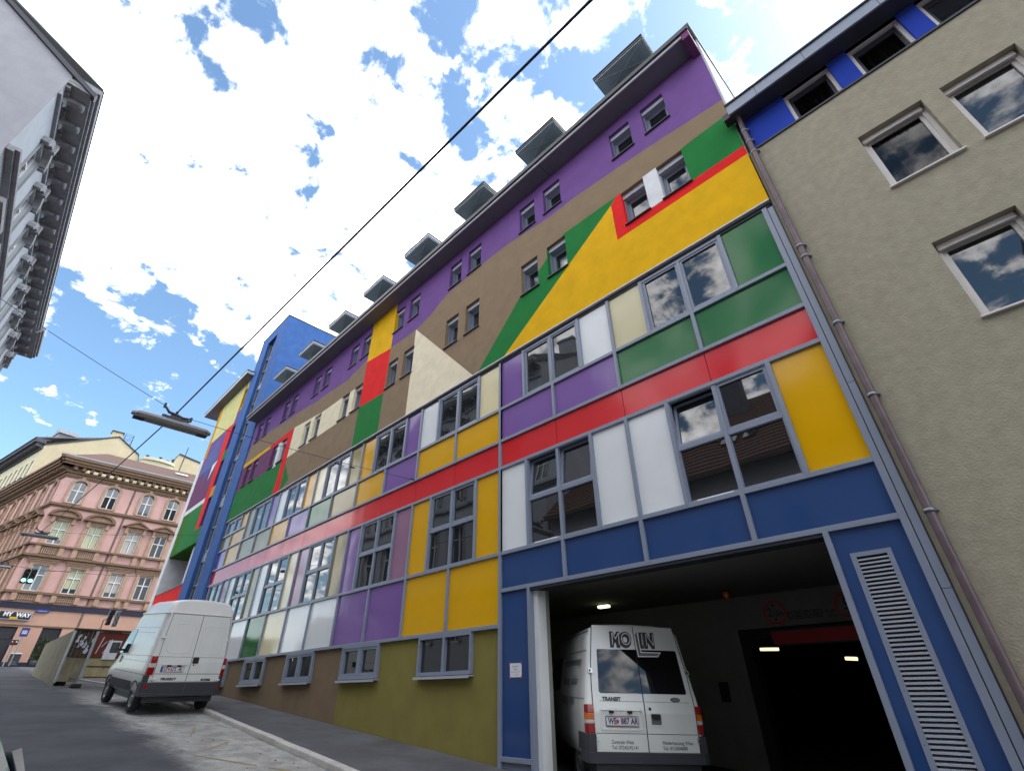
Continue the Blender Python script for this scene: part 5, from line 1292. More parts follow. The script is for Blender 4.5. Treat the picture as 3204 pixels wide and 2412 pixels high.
# pressed lower edge and swage line
S = MB(); seam(S, V.rear, [(-.83, .781), (.0, .781)], .008, .016); seam(S, V.rear, [(-.74, 1.215), (.0, 1.215)], .006, .0155, 1); S.build('swage', [M['seam'], M['lettergrey']], dL, recalc=False)
S = MB(); seam(S, V.rear, [(.03, .781), (.86, .781)], .008, .016); seam(S, V.rear, [(.03, 1.215), (.80, 1.215)], .006, .0155, 1); S.build('swage', [M['seam'], M['lettergrey']], dR, recalc=False)
S = MB(); seam(S, V.rear, [(.015, .54), (.015, 2.36)], .014, .0145); seam(S, V.rear, [(fl_(z) - .004, z) for z in (.55, .9, 1.16, 1.5, 1.8, 2.1, 2.36)], .012, .0145); seam(S, V.rear, [(frr(z) + .004, z) for z in (.55, .9, 1.16, 1.5, 1.8, 2.1, 2.36)], .012, .0145)
S.build('door_seam', M['seam'], TV, recalc=False)
# plate recess
RC = MB(); RC.ring(V.rear, rrect(-.755, -.035, .815, 1.13, .05), rrect(-.72, -.07, .845, 1.085, .04), .012, .026); patch(RC, V.rear, [(-.74, 1.085), (-.05, 1.085), (-.06, 1.12), (-.73, 1.12)], .012, .045)
RC.build('plate_recess', M['vanwhite'], dL, bevel=.006)
RC = MB()
for x in (-.56, -.25): patch(RC, V.rear, rrect(x - .035, x + .035, 1.05, 1.088, .01), .02, .055)
RC.build('plate_lamp', M['seam'], dL)
number_plate(TV, V.rear, -.655, -.125, .880, 1.005, .032, (('WE', -.555), ('887', -.345), ('AR', -.19)), False, .115, -.47)
T = MB(); T.mesh(text_mesh('TRANSIT', .075, .004), lambda a, b, d: V.rear(-.533 + a * 1.05, 1.243 + b, .020)); T.build('badge', M['letterdark'], dL, recalc=False)
B = MB(); n = 24; patch(B, V.rear, [(.563 + .088 * math.cos(2 * PI * i / n), 1.252 + .036 * math.sin(2 * PI * i / n)) for i in range(n)], .012, .024); patch(B, V.rear, [(.563 + .076 * math.cos(2 * PI * i / n), 1.252 + .028 * math.sin(2 * PI * i / n)) for i in range(n)], .024, .027, 1)
T = text_mesh('Ford', .045, .001, shear=.3); B.mesh(T, lambda a, b, d: V.rear(.563 + a, 1.252 + b, .028), 0); B.build('badge', [M['chrome'], M['navy']], dR)
H = MB(); H.ring(V.rear, rrect(.085, .295, .885, 1.07, .02), rrect(.105, .275, .905, 1.05, .015), .012, .022); patch(H, V.rear, rrect(.105, .275, .905, 1.05, .015), .010, .0148, 2); patch(H, V.rear, rrect(.125, .255, .985, 1.05, .012), .014, .05, 1); H.disc(lambda a, b, d: V.rear(.10 + a, 1.118 + b, .02), .024, 0, 14, 1); H.build('door_handle', [M['vanwhiteb'], M['seam'], M['lettergrey']], dR)
for x, z, m in ((-.853, 1.648, 'chrome'), (.868, 1.65, 'chrome'), (-.845, .703, 'chrome'), (.875, .705, 'chrome')):
    H = MB(); patch(H, V.rear, rrect(x - .035, x + .035, z - .034, z + .034, .012), .0, .04); patch(H, V.rear, rrect(x - .02, x + .005, z - .02, z + .02, .006), .04, .048, 1); H.build('hinge', [M[m], M['seam']], TV)
def tail_light(root, Vn, x0, x1, z0, z1, bands, off, wrap):
    L_ = MB(); sgn = -1 if x0 < 0 else 1
    for a, b, mi in bands:
        za, zb_ = z0 + (z1 - z0) * a, z0 + (z1 - z0) * b
        tall_patch(L_, Vn.rear, lambda z: x0, lambda z: x1, za + .002, zb_ - .002, -.005, off, 2, mi)
        f2 = Vn.left if sgn < 0 else Vn.right
        L_.add([f2(0.0, za + .002, -.004), f2(wrap, za + .002, .006), f2(wrap, zb_ - .002, .006), f2(0.0, zb_ - .002, -.004)], [(0, 1, 2, 3)], mi)
        L_.add([Vn.rear(x0 if sgn < 0 else x1, za + .002, off), f2(0.0, za + .002, .002), f2(0.0, zb_ - .002, .002), Vn.rear(x0 if sgn < 0 else x1, zb_ - .002, off)], [(0, 1, 2, 3)], mi)
    return L_.build('tail_light', [M['lampred'], M['lampamber'], M['lampclear']], root, bevel=.006)
bd = [(0, .34, 0), (.34, .47, 2), (.47, .70, 1), (.70, 1, 0)]
tail_light(TV, V, -.955, -.848, .778, 1.165, bd, .022, .10); tail_light(TV, V, .885, .968, .785, 1.17, bd, .022, .10)
Bm = MB()
prof = [(-1.0, .62), (-1.0, .66), (-.985, .44), (-.95, .40)]
outer = [(-1.005, .36), (-1.0, -.02), (-.97, -.075), (-.9, -.095), (.9, -.095), (.97, -.075), (1.0, -.02), (1.005, .36)]
inner = [(-.90, .36), (-.90, .02), (-.88, .0), (-.8, .0), (.8, .0), (.88, .0), (.90, .02), (.90, .36)]
Bm.ring(lambda p, q, d: (p, q, d), outer, inner, .40, .545, 0, closed=False)
Bm.ring(lambda p, q, d: (p, q, d), [(-1.0, .52), (-.995, -.01), (-.965, -.06), (-.84, -.062)], [(-.90, .52), (-.90, .02), (-.88, .01), (-.835, .01)], .545, .775, 0, closed=False)
Bm.ring(lambda p, q, d: (p, q, d), [(.88, -.062), (.97, -.06), (.998, -.01), (1.0, .52)], [(.875, .01), (.89, .01), (.90, .02), (.90, .52)], .545, .765, 0, closed=False)
Bm.build('bumper', M['bumper'], TV, bevel=.012)
U = MB(); U.box(-.85, .85, .0, 4.6, .26, .43); U.build('underbody', M['black'], TV)
G = MB(); seam(G, V.left, [(.10, 2.255), (1.0, 2.255), (3.2, 2.255)], .022, .012); seam(G, V.left, [(.18, 1.955), (1.6, 1.955)], .016, .006); G.build('roof_gutter', M['lettergrey'], TV, recalc=False)
G = MB(); seam(G, V.left, [(.10, 1.24), (3.2, 1.24)], .01, .006, 0); seam(G, V.left, [(1.45, .52), (3.5, .52)], .01, .006); seam(G, V.left, [(2.05, .6), (2.05, 2.2)], .012, .005); G.build('side_crease', M['lettergrey'], TV, recalc=False)
T = MB()
for s, z, y0 in (('industriemontage', 1.80, 1.50), ('heizung · sanitär', 1.50, 1.62), ('lüftung  klima', 1.20, 1.70)):
    T.mesh(text_mesh(s, .20, .002), lambda a, b, d, z=z, y0=y0: V.left(y0 - a * .95 - .35, z + b, .006))
T.build('side_lettering', M['lettergrey'], TV, recalc=False)
glass_patch(V.left, [(2.2, 1.35), (3.2, 1.35), (3.1, 1.9), (2.2, 1.9)], .0, .006, 'side_window', TV, M['glassvan'])
# MOLIN in the mirrored outline style of the van
T = MB(); rr = lambda p, q, d: V.rear(p, q, d)
for s, x, sx in (('M', -.335, .92), ('O', -.145, 1.02), ('I', .155, 1.0), ('N', .295, .95)):
    T.mesh(text_mesh(s, .30, .030), lambda a, b, d, x=x, sx=sx: V.rear(x + a * sx * .82 - .010 + (b) * .05, 2.135 + b - .010, .0165), 0)
    T.mesh(text_mesh(s, .30, .013), lambda a, b, d, x=x, sx=sx: V.rear(x + a * sx * .82 + .007 + b * .05, 2.138 + b + .004, .0185), 1)
    T.mesh(text_mesh(s, .30, -.006), lambda a, b, d, x=x, sx=sx: V.rear(x + a * sx * .82 + .007 + b * .05, 2.138 + b + .004, .0200), 2)
Lp = [(.025, 2.235), (.088, 2.31), (.115, 1.955), (.470, 1.955), (.405, 1.880), (.038, 1.872)]
Li = [(.040, 2.228), (.078, 2.272), (.098, 1.938), (.440, 1.938), (.395, 1.897), (.052, 1.888)]
T.add([V.rear(p, q, .0205) for p, q in Lp], [tuple(range(6))], 2); T.add([V.rear(p, q, .0222) for p, q in Li], [tuple(range(6))], 3)
T.build('logo_lettering', [M['letterdark'], M['letterdark'], M['vanwhite'], M['lettergrey']], TV, recalc=False)
for s1, s2, x, par in (('Zentrale Wels', 'Tel: 07242/42141', -.59, dL), ('Niederlassung Wien', 'Tel: 01/2858680', .25, dR)):
    T = MB(); T.mesh(text_mesh(s1, .066, .0008, 'LEFT'), lambda a, b, d: V.rear(x + a * .95, .668 + b, .018)); T.mesh(text_mesh(s2, .066, .0008, 'LEFT'), lambda a, b, d: V.rear(x + a * .95, .598 + b, .018)); T.build('door_lettering', M['lettergrey'], par, recalc=False)

# ---------------- white high-roof van on the kerb
BV = thing('high_roof_van', 'plain white high-roof delivery van parked half on the kerb uphill', 'van', (-17.744, -2.576, -.415), (R(4.33), R(-.6), R(92.7)), mode='YXZ')
V2 = Van(BV, [(.42, .90), (.50, .955), (.72, .985), (.95, .995), (1.35, .975), (1.80, .935), (2.20, .90), (2.42, .88), (2.445, .885), (2.50, .875), (2.62, .835), (2.73, .785), (2.79, .70), (2.825, .50), (2.845, .25), (2.85, 0)],
         [(0.0, 2.80, .955), (.03, 2.83, .985), (.10, 2.85, 1.0), (.6, 2.85, 1), (1.4, 2.85, 1), (2.3, 2.85, 1), (2.75, 2.80, 1), (3.0, 2.62, .99), (3.2, 2.30, .98), (3.55, 1.80, .97), (3.85, 1.34, .96), (4.3, 1.15, .93), (4.55, .95, .84)],
         [(0, 0), (1.2, 0), (2.4, .13), (2.85, .24)], 2.85)
V2.prof_z = list(V2.prof)
make_body(V2, [(.72, -1), (.72, 1), (3.62, -1), (3.62, 1)], M['vanwhiteb'], .375)
for x in (-.86, .86):
    for y in (.72, 3.62): wheel(BV, x, y, .33)
gl = lambda z: -interp([(.74, .80), (1.35, .825), (1.8, .82), (2.42, .775)], z); gr = lambda z: interp([(.74, .885), (1.35, .90), (1.8, .875), (2.42, .80)], z)
D = MB(); tall_patch(D, V2.rear, gl, lambda z: .022, .745, 2.425, -.01, .014, 14); e1 = D.build('rear_door', M['vanwhiteb'], BV, bevel=.008)
D = MB(); tall_patch(D, V2.rear, lambda z: .030, gr, .745, 2.425, -.01, .014, 14); e2 = D.build('rear_door', M['vanwhiteb'], BV, bevel=.008)
for par, poly in ((e1, rrect(-.70, -.06, 1.445, 2.185, .13, 7)), (e2, rrect(.13, .77, 1.435, 2.165, .13, 7))):
    cx = sum(p[0] for p in poly) / len(poly); cz = sum(p[1] for p in poly) / len(poly)
    inn = [(p[0] + (cx - p[0]) * .06, p[1] + (cz - p[1]) * .05) for p in poly]
    E = MB(); E.ring(V2.rear, poly, inn, .012, .021); E.build('blind_panel', M['vanwhiteb'], par, bevel=.004)
S = MB(); seam(S, V2.rear, [(.026, .75), (.026, 2.42)], .014, .0145); seam(S, V2.rear, [(gl(z) - .004, z) for z in (.75, 1.0, 1.35, 1.8, 2.1, 2.42)], .010, .0145); seam(S, V2.rear, [(gr(z) + .004, z) for z in (.75, 1.0, 1.35, 1.8, 2.1, 2.42)], .010, .0145); seam(S, V2.rear, [(-.78, 2.432), (.80, 2.432)], .012, .006)
S.build('door_seam', M['seam'], BV, recalc=False)
S = MB()
for par, a, b in ((e1, -.80, .015), (e2, .04, .88)):
    S = MB(); seam(S, V2.rear, [(a, 1.345), (b, 1.345)], .009, .0155); seam(S, V2.rear, [(a, .935), (b, .935)], .014, .0155); S.build('swage', M['lettergrey'], par, recalc=False)
S = MB(); tall_patch(S, V2.rear, lambda z: -.70, lambda z: -.06, 1.145, 1.175, .0, .035, 2); S.build('plate_hood', M['vanwhiteb'], e1, bevel=.008)
S = MB()
for x in (-.50, -.25): patch(S, V2.rear, rrect(x - .05, x + .05, 1.105, 1.147, .012), .01, .045)
S.build('plate_lamp', M['seam'], e1)
number_plate(BV, V2.rear, -.675, -.115, .985, 1.108, .022, (('LF', -.565), ('675', -.375), ('AI', -.205)), True, .115, -.485)
H = MB(); patch(H, V2.rear, rrect(.055, .215, 1.19, 1.345, .025), .01, .022); patch(H, V2.rear, rrect(.075, .195, 1.25, 1.33, .015), .022, .04); H.disc(lambda a, b, d: V2.rear(.11 + a, 1.155 + b, .017), .02, 0, 12); H.build('door_handle', M['seam'], e2)
for x, z in ((-.845, 1.815), (.865, 1.795), (-.80, .815), (.86, .79)):
    H = MB(); patch(H, V2.rear, rrect(x - .062, x + .062, z - .028, z + .028, .016), 0, .04); H.build('hinge', M['vanwhiteb'], BV, bevel=.008)
b2 = [(0, .40, 0), (.40, .62, 2), (.62, 1, 0)]
tail_light(BV, V2, -.985, -.835, .905, 1.355, b2, .020, .10); tail_light(BV, V2, .905, .985, .875, 1.335, b2, .020, .10)
T = MB(); T.mesh(text_mesh('PEUGEOT', .072, .006, spacing=1.25), lambda a, b, d: V2.rear(-.42 + a, .812 + b, .019)); T.build('badge', M['letterdark'], e1, recalc=False)
T = MB(); T.mesh(text_mesh('BOXER', .070, .006, spacing=1.2), lambda a, b, d: V2.rear(.54 + a, .79 + b, .019)); T.build('badge', M['letterdark'], e2, recalc=False)
Bm = MB()
outer = [(-1.02, .30), (-1.015, .0), (-.99, -.05), (-.9, -.065), (.9, -.065), (.99, -.05), (1.015, .0), (1.02, .30)]; inner = [(-.90, .30), (-.90, .02), (-.88, .0), (-.8, .0), (.8, .0), (.88, .0), (.90, .02), (.90, .30)]
Bm.ring(lambda p, q, d: (p, q, d), outer, inner, .49, .735, 0, closed=False)
o2 = [(p * 1.0, q - (.05 if q < .2 else 0)) for p, q in outer]
Bm.ring(lambda p, q, d: (p, q, d), o2, inner, .415, .50, 0, closed=False)
for sx in (-1, 1): Bm.ring(lambda p, q, d: (p * sx, q, d), [(1.005, .16), (1.0, 0.0), (.97, -.03), (.90, -.032)], [(.92, .16), (.91, .02), (.90, .01), (.885, .01)], .735, .905 if sx < 0 else .875, 0, closed=False)
bmp = Bm.build('bumper', M['bumper'], BV, bevel=.012)
Q = MB(); patch(Q, lambda x, z, o: (x, -o, z), rrect(-.96, -.87, .60, .68, .01), .05, .070); patch(Q, lambda x, z, o: (x, -o, z), rrect(.90, .96, .59, .67, .01), .05, .070); Q.build('reflector', M['lampred'], bmp)
Q = MB(); patch(Q, lambda x, z, o: (x, -o, z), [(.028, .50), (.036, .50), (.036, .73), (.028, .73)], .06, .068); Q.build('centre_gap', M['lettergrey'], bmp)
Q = MB(); Q.box(-.84, .84, .0, 4.3, .27, .42); Q.box(-.7, .7, -.02, .12, .36, .42); Q.tube([(-.3, -.03, .37), (.5, -.03, .37)], .03, 8); Q.build('underbody', M['black'], BV)
Q = MB()   # dark side moulding
for f2 in (V2.left, V2.right):
    for a, b in ((1.115, 3.22), (.16, .33)):
        n = 6
        Q.add([f2(a + (b - a) * i / n, z, o) for i in range(n + 1) for z, o in ((.47, .0), (.47, .022), (.705, .022), (.705, .0))], [(4 * i + j, 4 * i + 4 + j, 4 * i + 5 + j, 4 * i + 1 + j) for i in range(n) for j in range(3)])
Q.build('side_moulding', M['bumper'], BV)
Q = MB()
for y in (.72, 3.62):
    for f2 in (V2.left, V2.right):
        n = 18; Q.ring(lambda p, q, d, f2=f2: f2(p, q, d), [(y + .41 * math.cos(PI * i / n), .34 + .41 * math.sin(PI * i / n)) for i in range(n + 1)], [(y + .37 * math.cos(PI * i / n), .34 + .37 * math.sin(PI * i / n)) for i in range(n + 1)], -.02, .012, closed=False)
Q.build('arch_lip', M['bumper'], BV)
Q = MB()
seam(Q, V2.left, [(.12, 1.355), (3.5, 1.30)], .009, .004); seam(Q, V2.left, [(.4, 1.20), (2.9, 1.20)], .007, .004); seam(Q, V2.left, [(.05, .905), (3.3, .905)], .012, .004); seam(Q, V2.left, [(.5, 2.06), (2.5, 2.06)], .007, .004); seam(Q, V2.left, [(.7, 1.93), (2.5, 1.93)], .006, .004)
seam(Q, V2.left, [(2.55, .55), (2.55, 2.3)], .010, .004); seam(Q, V2.left, [(1.5, 1.93), (1.5, 2.06)], .006, .004); seam(Q, V2.left, [(1.5, 1.2), (1.5, 1.355)], .006, .004); seam(Q, V2.left, [(.06, 2.43), (2.8, 2.43)], .012, .006)
Q.build('side_crease', M['lettergrey'], BV, recalc=False)
Q = MB(); patch(Q, V2.left, [(2.62, 1.36), (3.55, 1.34), (3.25, 1.95), (2.62, 2.02)], 0, .006); Q.build('side_window', M['glassvan'], BV)
Q = MB(); Q.prism(lambda p, q, d: (-d, p, q), rrect(3.42, 3.54, 1.33, 1.62, .05), 1.06, 1.26); Q.tube([(-.96, 3.50, 1.42), (-1.08, 3.48, 1.44)], .03, 8); mir = Q.build('wing_mirror', M['seam'], BV, bevel=.02)
Q = MB(); patch(Q, lambda x, z, o: (x, 3.42 - o, z), rrect(-1.245, -1.075, 1.44, 1.60, .03), 0, .004); patch(Q, lambda x, z, o: (x, 3.42 - o, z), rrect(-1.245, -1.075, 1.345, 1.42, .02), 0, .004); Q.build('mirror_glass', M['glassold'], mir)
Q = MB(); patch(Q, V2.left, rrect(3.0, 3.06, 1.10, 1.28, .02), 0, .02); Q.build('door_handle', M['seam'], BV)
Q = MB(); tall_patch(Q, V2.rear, lambda z: -.82, lambda z: .82, 2.44, 2.475, -.02, .03, 2); 
for f2, nme in ((V2.left, 'l'), (V2.right, 'r')):
    Q.add([f2(y, z, o) for y in (.03, 1.4, 2.8) for z, o in ((2.435, 0), (2.435, .028), (2.475, .022), (2.475, 0))], [(4 * i + j, 4 * i + 4 + j, 4 * i + 5 + j, 4 * i + 1 + j) for i in range(2) for j in range(3)])
Q.build('roof_ledge', M['vanwhiteb'], BV, bevel=.008)
# ------------------------------------------------------------------ street things
CABM = M['cable']
def catenary(a, b, sag, n=16):
    a, b = Vector(a), Vector(b)
    return [a + (b - a) * (i / n) - Vector((0, 0, sag * 4 * (i / n) * (1 - i / n))) for i in range(n + 1)]
L1 = Vector((-11.8, -5.94, 5.02)); L2 = Vector((-35.0, -6.6, 7.05))
def street_lamp(c, length, label, tilt=0.0):
    t = thing('street_lamp', label, 'street lamp', tuple(c), (0, 0, R(tilt)), group='tube lamps hung over the road')
    h = length / 2
    B = MB(); n = 14
    secs = []
    for i in range(n + 1):
        s = -h + length * i / n; k = math.sqrt(max(0.0, 1 - (abs(s) / h) ** 8)); secs.append((s, .035 + .115 * k, k))
    pts = []
    for s, w_, k in secs: pts += [(-w_, s, -.02), (-w_ * .92, s, .03), (-w_ * .45, s, .03 + .055 * k), (w_ * .45, s, .03 + .055 * k), (w_ * .92, s, .03), (w_, s, -.02)]
    B.add(pts, [(6 * i + j, 6 * i + 6 + j, 6 * i + 7 + j, 6 * i + 1 + j) for i in range(n) for j in range(5)], 0, True); B.add(pts[:6], [tuple(range(6))]); B.add(pts[-6:], [tuple(range(6))])
    B.build('housing', M['lamphead'], t)
    D = MB(); pts = []
    for s, w_, k in secs: pts += [(-w_ * .92, s * .97, -.02), (-w_ * .7, s * .97, -.02 - .06 * k), (w_ * .7, s * .97, -.02 - .06 * k), (w_ * .92, s * .97, -.02)]
    D.add(pts, [(4 * i + j, 4 * i + 4 + j, 4 * i + 5 + j, 4 * i + 1 + j) for i in range(n) for j in range(3)], 0, True); D.add(pts[:4], [(0, 1, 2, 3)]); D.add(pts[-4:], [(0, 1, 2, 3)]); D.build('diffuser', M['lampdiff'], t)
    E_ = MB()
    for sg in (-1, 1): E_.box(-.10, .10, sg * h * .80 - .10, sg * h * .80 + .10, -.086, -.03)
    E_.build('end_reflector', M['framedark'], t)
    K = MB(); K.box(-.09, .09, -.18, .18, .08, .13); K.box(-.06, .06, -.10, .10, .13, .17); K.lathe([(.06, .08), (.06, .16)], lambda a, b, h_: (a, b + .22, h_), 10); K.lathe([(.05, .08), (.05, .15)], lambda a, b, h_: (a, b - .2, h_), 10)
    K.tube([(0, 0, .16), (0, 0, .30)], .025, 8); K.tube([(0, -.26, .36), (0, -.14, .24), (0, 0, .22), (0, .14, .19), (0, .30, .22)], [.02, .03, .035, .03, .02], 8); K.tube([(0, -.26, .31), (0, -.26, .42)], .025, 8); K.tube([(0, .30, .15), (0, .30, .26)], .025, 8)
    K.build('hanger', M['framedark'], t)
    return t
street_lamp(L1, 1.52, 'long grey tube lamp hanging over the road against the sky, the nearest one')
street_lamp(L2, 1.55, 'grey tube lamp hanging in front of the pink house windows')
street_lamp(Vector((-50.0, -7.63, 7.75)), 1.5, 'distant tube lamp at the left edge before the pink house')
def cable(name, label, pts, r, extra=None):
    Q = MB()
    for p in pts: Q.tube(p, r, 6)
    if extra: extra(Q)
    return tag(Q.build(name, CABM), label, 'cable')
a = L1 + Vector((0, 0, .28)); d_ = (Vector((-.62, -5.6, 5.20)) - a); end = a + d_ * 2.2
cable('lengthwise_cable', 'thick dark cable running along the street overhead and carrying the tube lamps', [[end, a], catenary(a, L2 + Vector((0, 0, .28)), .12), catenary(L2 + Vector((0, 0, .28)), (-50, -7.63, 8.03), .1)], .014)
cable('cross_cable', 'thin wire from the nearest tube lamp to a hook on the coloured facade', [catenary(L1 + Vector((0, .30, .22)), (-11.17, 0.0, 5.16), .06), catenary(L1 + Vector((0, -.26, .36)), (-12.6, -11.9, 7.9), .08)], .006,
      lambda Q: (Q.tube([(-11.17, .03, 5.16), (-11.17, -.12, 5.17)], .018, 8), Q.tube([(-11.45, -2.3, 5.08), (-11.42, -2.15, 5.08)], .02, 6), Q.tube([(-11.40, -1.9, 5.08), (-11.39, -1.75, 5.085)], .02, 6)))
cable('cross_wire', 'thin wire crossing the far street in front of the pink house to the blue tower', [catenary((-35.0, -6.3, 7.3), (-29.0, -.08, 7.15), .1), catenary((-35, -6.9, 7.35), (-36, -11, 8.4), .05)], .007)
cable('signal_wire', 'dark wire carrying the hanging green traffic light', [catenary((-45, -11, 7.6), (-45, -5.9, 7.05), .1), catenary((-45, -5.9, 7.05), (-44, 1.0, 7.3), .1), catenary((-46, -5.9, 7.05), (-47, 2.0, 8.6), .1)], .012)
t = thing('hanging_signal', 'black double traffic light with two lit green lenses hanging over the crossing', 'traffic light', (-45, -5.93, 6.15))
Q = MB()
for y in (-.16, .17):
    Q.lathe([(.0, 0)], lambda a, b, h: (a, b, h), 3) if False else None
    Q.box(-.12, .12, y - .15, y + .15, 0, .82)
    for z in (.16, .43, .70): Q.lathe([(.12, .12), (.135, .12), (.135, .30), (.12, .30)], lambda a, b, h, y=y, z=z: (h, y + a, z + b), 16)
Q.tube([(0, 0, .82), (0, 0, .92)], .03, 8); Q.build('housing', M['black'], t, bevel=.02)
for k, y in enumerate((-.16, .17)):
    Q = MB(); Q.disc(lambda a, b, d, y=y: (d, y + a, .16 + b), .115, .135, 20); Q.build('green_lens', M['greenled'], t, recalc=False)
t = thing('post_signal', 'dark traffic light heads with red bracket on a grey post behind the hoarding', 'traffic light', (-33.5, -2.38, gz(-33.5)))
hb = -gz(-33.5)
Q = MB(); Q.tube([(0, 0, 0), (0, 0, 2.75 + hb)], .045, 8); Q.build('post', M['galv'], t)
for y, z0 in ((-.16, 3.05), (.13, 3.0)):
    Q = MB(); Q.box(-.1, .1, y - .10, y + .10, z0 + hb, z0 + hb + .72)
    for k in range(3): Q.lathe([(.07, .1), (.085, .1), (.085, .22), (.07, .22)], lambda a, b, h, y=y, z0=z0, k=k: (h, y + a, z0 + hb + .13 + .23 * k + b), 12)
    Q.build('signal_head', M['framedark'] if y < 0 else M['galv'], t, bevel=.015)
Q = MB(); Q.tube([(0, -.02, 2.7 + hb), (0, -.35, 2.85 + hb), (0, -.38, 3.25 + hb), (0, -.2, 3.35 + hb)], .025, 8); Q.build('bracket', M['inkred'], t)
# second lower signal by the pub
t = thing('pedestrian_signal', 'small dark signal with a red lit dot by the left pub doorway', 'traffic light', (-52, -4.75, gz(-52)))
Q = MB(); Q.tube([(0, 0, 0), (0, 0, 1.35)], .04, 8); Q.build('post', M['galv'], t)
Q = MB(); Q.box(-.1, .1, -.22, .22, 1.3, 1.62); Q.build('signal_head', M['black'], t, bevel=.02)
M['redled'] = mat('red signal lens', (.8, .1, .05), emit=(1, .15, .08), estr=1.2)
Q = MB(); Q.disc(lambda a, b, d: (.104, -.10 + a, 1.5 + b), .035, 0, 10); Q.build('lens', M['redled'], t, recalc=False)
Q = MB(); Q.disc(lambda a, b, d: (.104, .12 + a, 1.5 + b), .05, 0, 10); Q.build('plate', M['paper'], t, recalc=False)

# hoarding of the building site beyond the van
HX = -29.0
HD = thing('site_hoarding', 'weathered timber and rusty sheet hoarding with dark upper boards beyond the parked van', 'hoarding', (HX, -3.0, gz(HX)))
HG = Matrix.Translation((HX, -3.0, gz(HX))).inverted()
def hb_(mb, name, mats, bevel=0): return mb.build(name, mats, HD, bevel=bevel, inv=HG)
g0 = gz(HX) + .03
ya, yb, yc = -4.15, -3.40, -1.55
Q = MB()
for k in range(5): Q.box(HX - .03, HX + random.uniform(0, .012), ya + .15 * k, ya + .15 * k + .143, 1.42, 2.38)
hb_(Q, 'upper_board', M['darktimber'])
Q = MB()
for k in range(4): Q.box(HX - .03, HX + random.uniform(0.005, .025), ya + .19 * k, ya + .19 * k + .183, g0 + random.uniform(-.02, .05), 1.40)
hb_(Q, 'lower_board', M['plywood'])
Q = MB(); Q.box(HX - .04, HX + .0, yb + .05, yc, 1.42, 2.37); hb_(Q, 'rust_sheet', M['rustred'])
Q = MB()
for k in range(6): Q.box(HX - .04, HX + random.uniform(.0, .02), yb + .05 + .3 * k, yb + .05 + .3 * k + .295, g0 + .16, 1.41)
Q.box(HX, HX + .03, yb + .1, yc, 1.06, 1.10, 1); Q.box(HX, HX + .03, yb + .1, yc, .68, .715, 1)
hb_(Q, 'pale_board', [M['palepanel'], M['rustred']])
Q = MB(); Q.box(HX - .06, HX + .06, yb - .05, yb + .05, g0 - .05, 2.50); Q.box(HX - .05, HX + .05, ya - .05, ya + .02, g0, 2.42); hb_(Q, 'post', M['galv'])
Q = MB(); Q.box(HX - .05, HX + .08, ya - .08, yc, 2.38, 2.45); Q.box(HX - .02, HX + .05, ya, yc, 1.395, 1.425); hb_(Q, 'rail', M['darktimber'])
Q = MB(); Q.box(HX - 9, HX - .03, ya - .04, ya, gz(HX) - .1, 2.4); hb_(Q, 'side_board', M['plywood'])
for k in range(7):
    y = ya + .08 + random.uniform(0, .55); z = 1.5 + random.uniform(0, .5); w_ = random.uniform(.05, .12); h_ = random.uniform(.2, .4); n = 6; pts = []
    for i in range(n + 1):
        pts += [(HX + .028, y + random.uniform(-.03, .03) + i * .01, z + h_ * i / n), (HX + .03, y + w_ + random.uniform(-.04, .04), z + h_ * i / n)]
    Q = MB(); Q.add(pts, [(2 * i, 2 * i + 1, 2 * i + 3, 2 * i + 2) for i in range(n)]); hb_(Q, 'paper_scrap', M['framelight'])
t = thing('poster', 'crumpled white paper sheet taped to the rusty hoarding behind the van mirror', 'poster', (HX + .06, -2.68, 1.70))
Q = MB(); n = 8; pts = [(random.uniform(0, .025), -.24 + .48 * i / n + .05 * (j / n - .5), -.36 + .72 * j / n) for j in range(n + 1) for i in range(n + 1)]
Q.add(pts, [(j * (n + 1) + i, j * (n + 1) + i + 1, (j + 1) * (n + 1) + i + 1, (j + 1) * (n + 1) + i) for j in range(n) for i in range(n)]); Q.build('sheet', M['paper'], t, recalc=False)
for k in range(3):
    t = thing('tape_strip', ('slanting white tape strip on the rusty sheet, the leftmost', 'slanting white tape strip on the rusty sheet, the short upper one', 'slanting white tape strip on the rusty sheet, beside the paper')[k], 'tape', (HX + .05, -3.22 + .12 * k, 1.55 + (.25 if k == 1 else 0)), group='white tape strips on the rusty hoarding')
    Q = MB(); h_ = (.62, .22, .55)[k]; Q.add([(0, 0, 0), (0, .025, 0), (.01, .12 + .04 * k, h_), (.01, .09 + .04 * k, h_)], [(0, 1, 2, 3)]); Q.build('strip', M['paper'], t, recalc=False)
# barrier bar on rubber feet in front of the hoarding
t = thing('barrier', 'low grey barrier bar on dark rubber feet in front of the hoarding', 'barrier', (-28.0, -3.6, gz(-28.0) + RD))
zz = gz(-28.0) + RD
Q = MB(); Q.tube([(-1.6, -.25, gz(-29.6) + .20 - zz), (.2, .12, gz(-27.8) + .20 - zz), (3.0, .9, gz(-25) + .16 - zz)], .028, 8); Q.build('bar', M['galv'], t)
for x, y in ((-1.5, -.30), (.1, .02)):
    zf = gz(-28 + x) + RD - zz; Q = MB(); Q.box(x - .35, x + .2, y - .16, y + .16, zf, zf + .14); Q.build('foot', M['rubber'], t, bevel=.03)

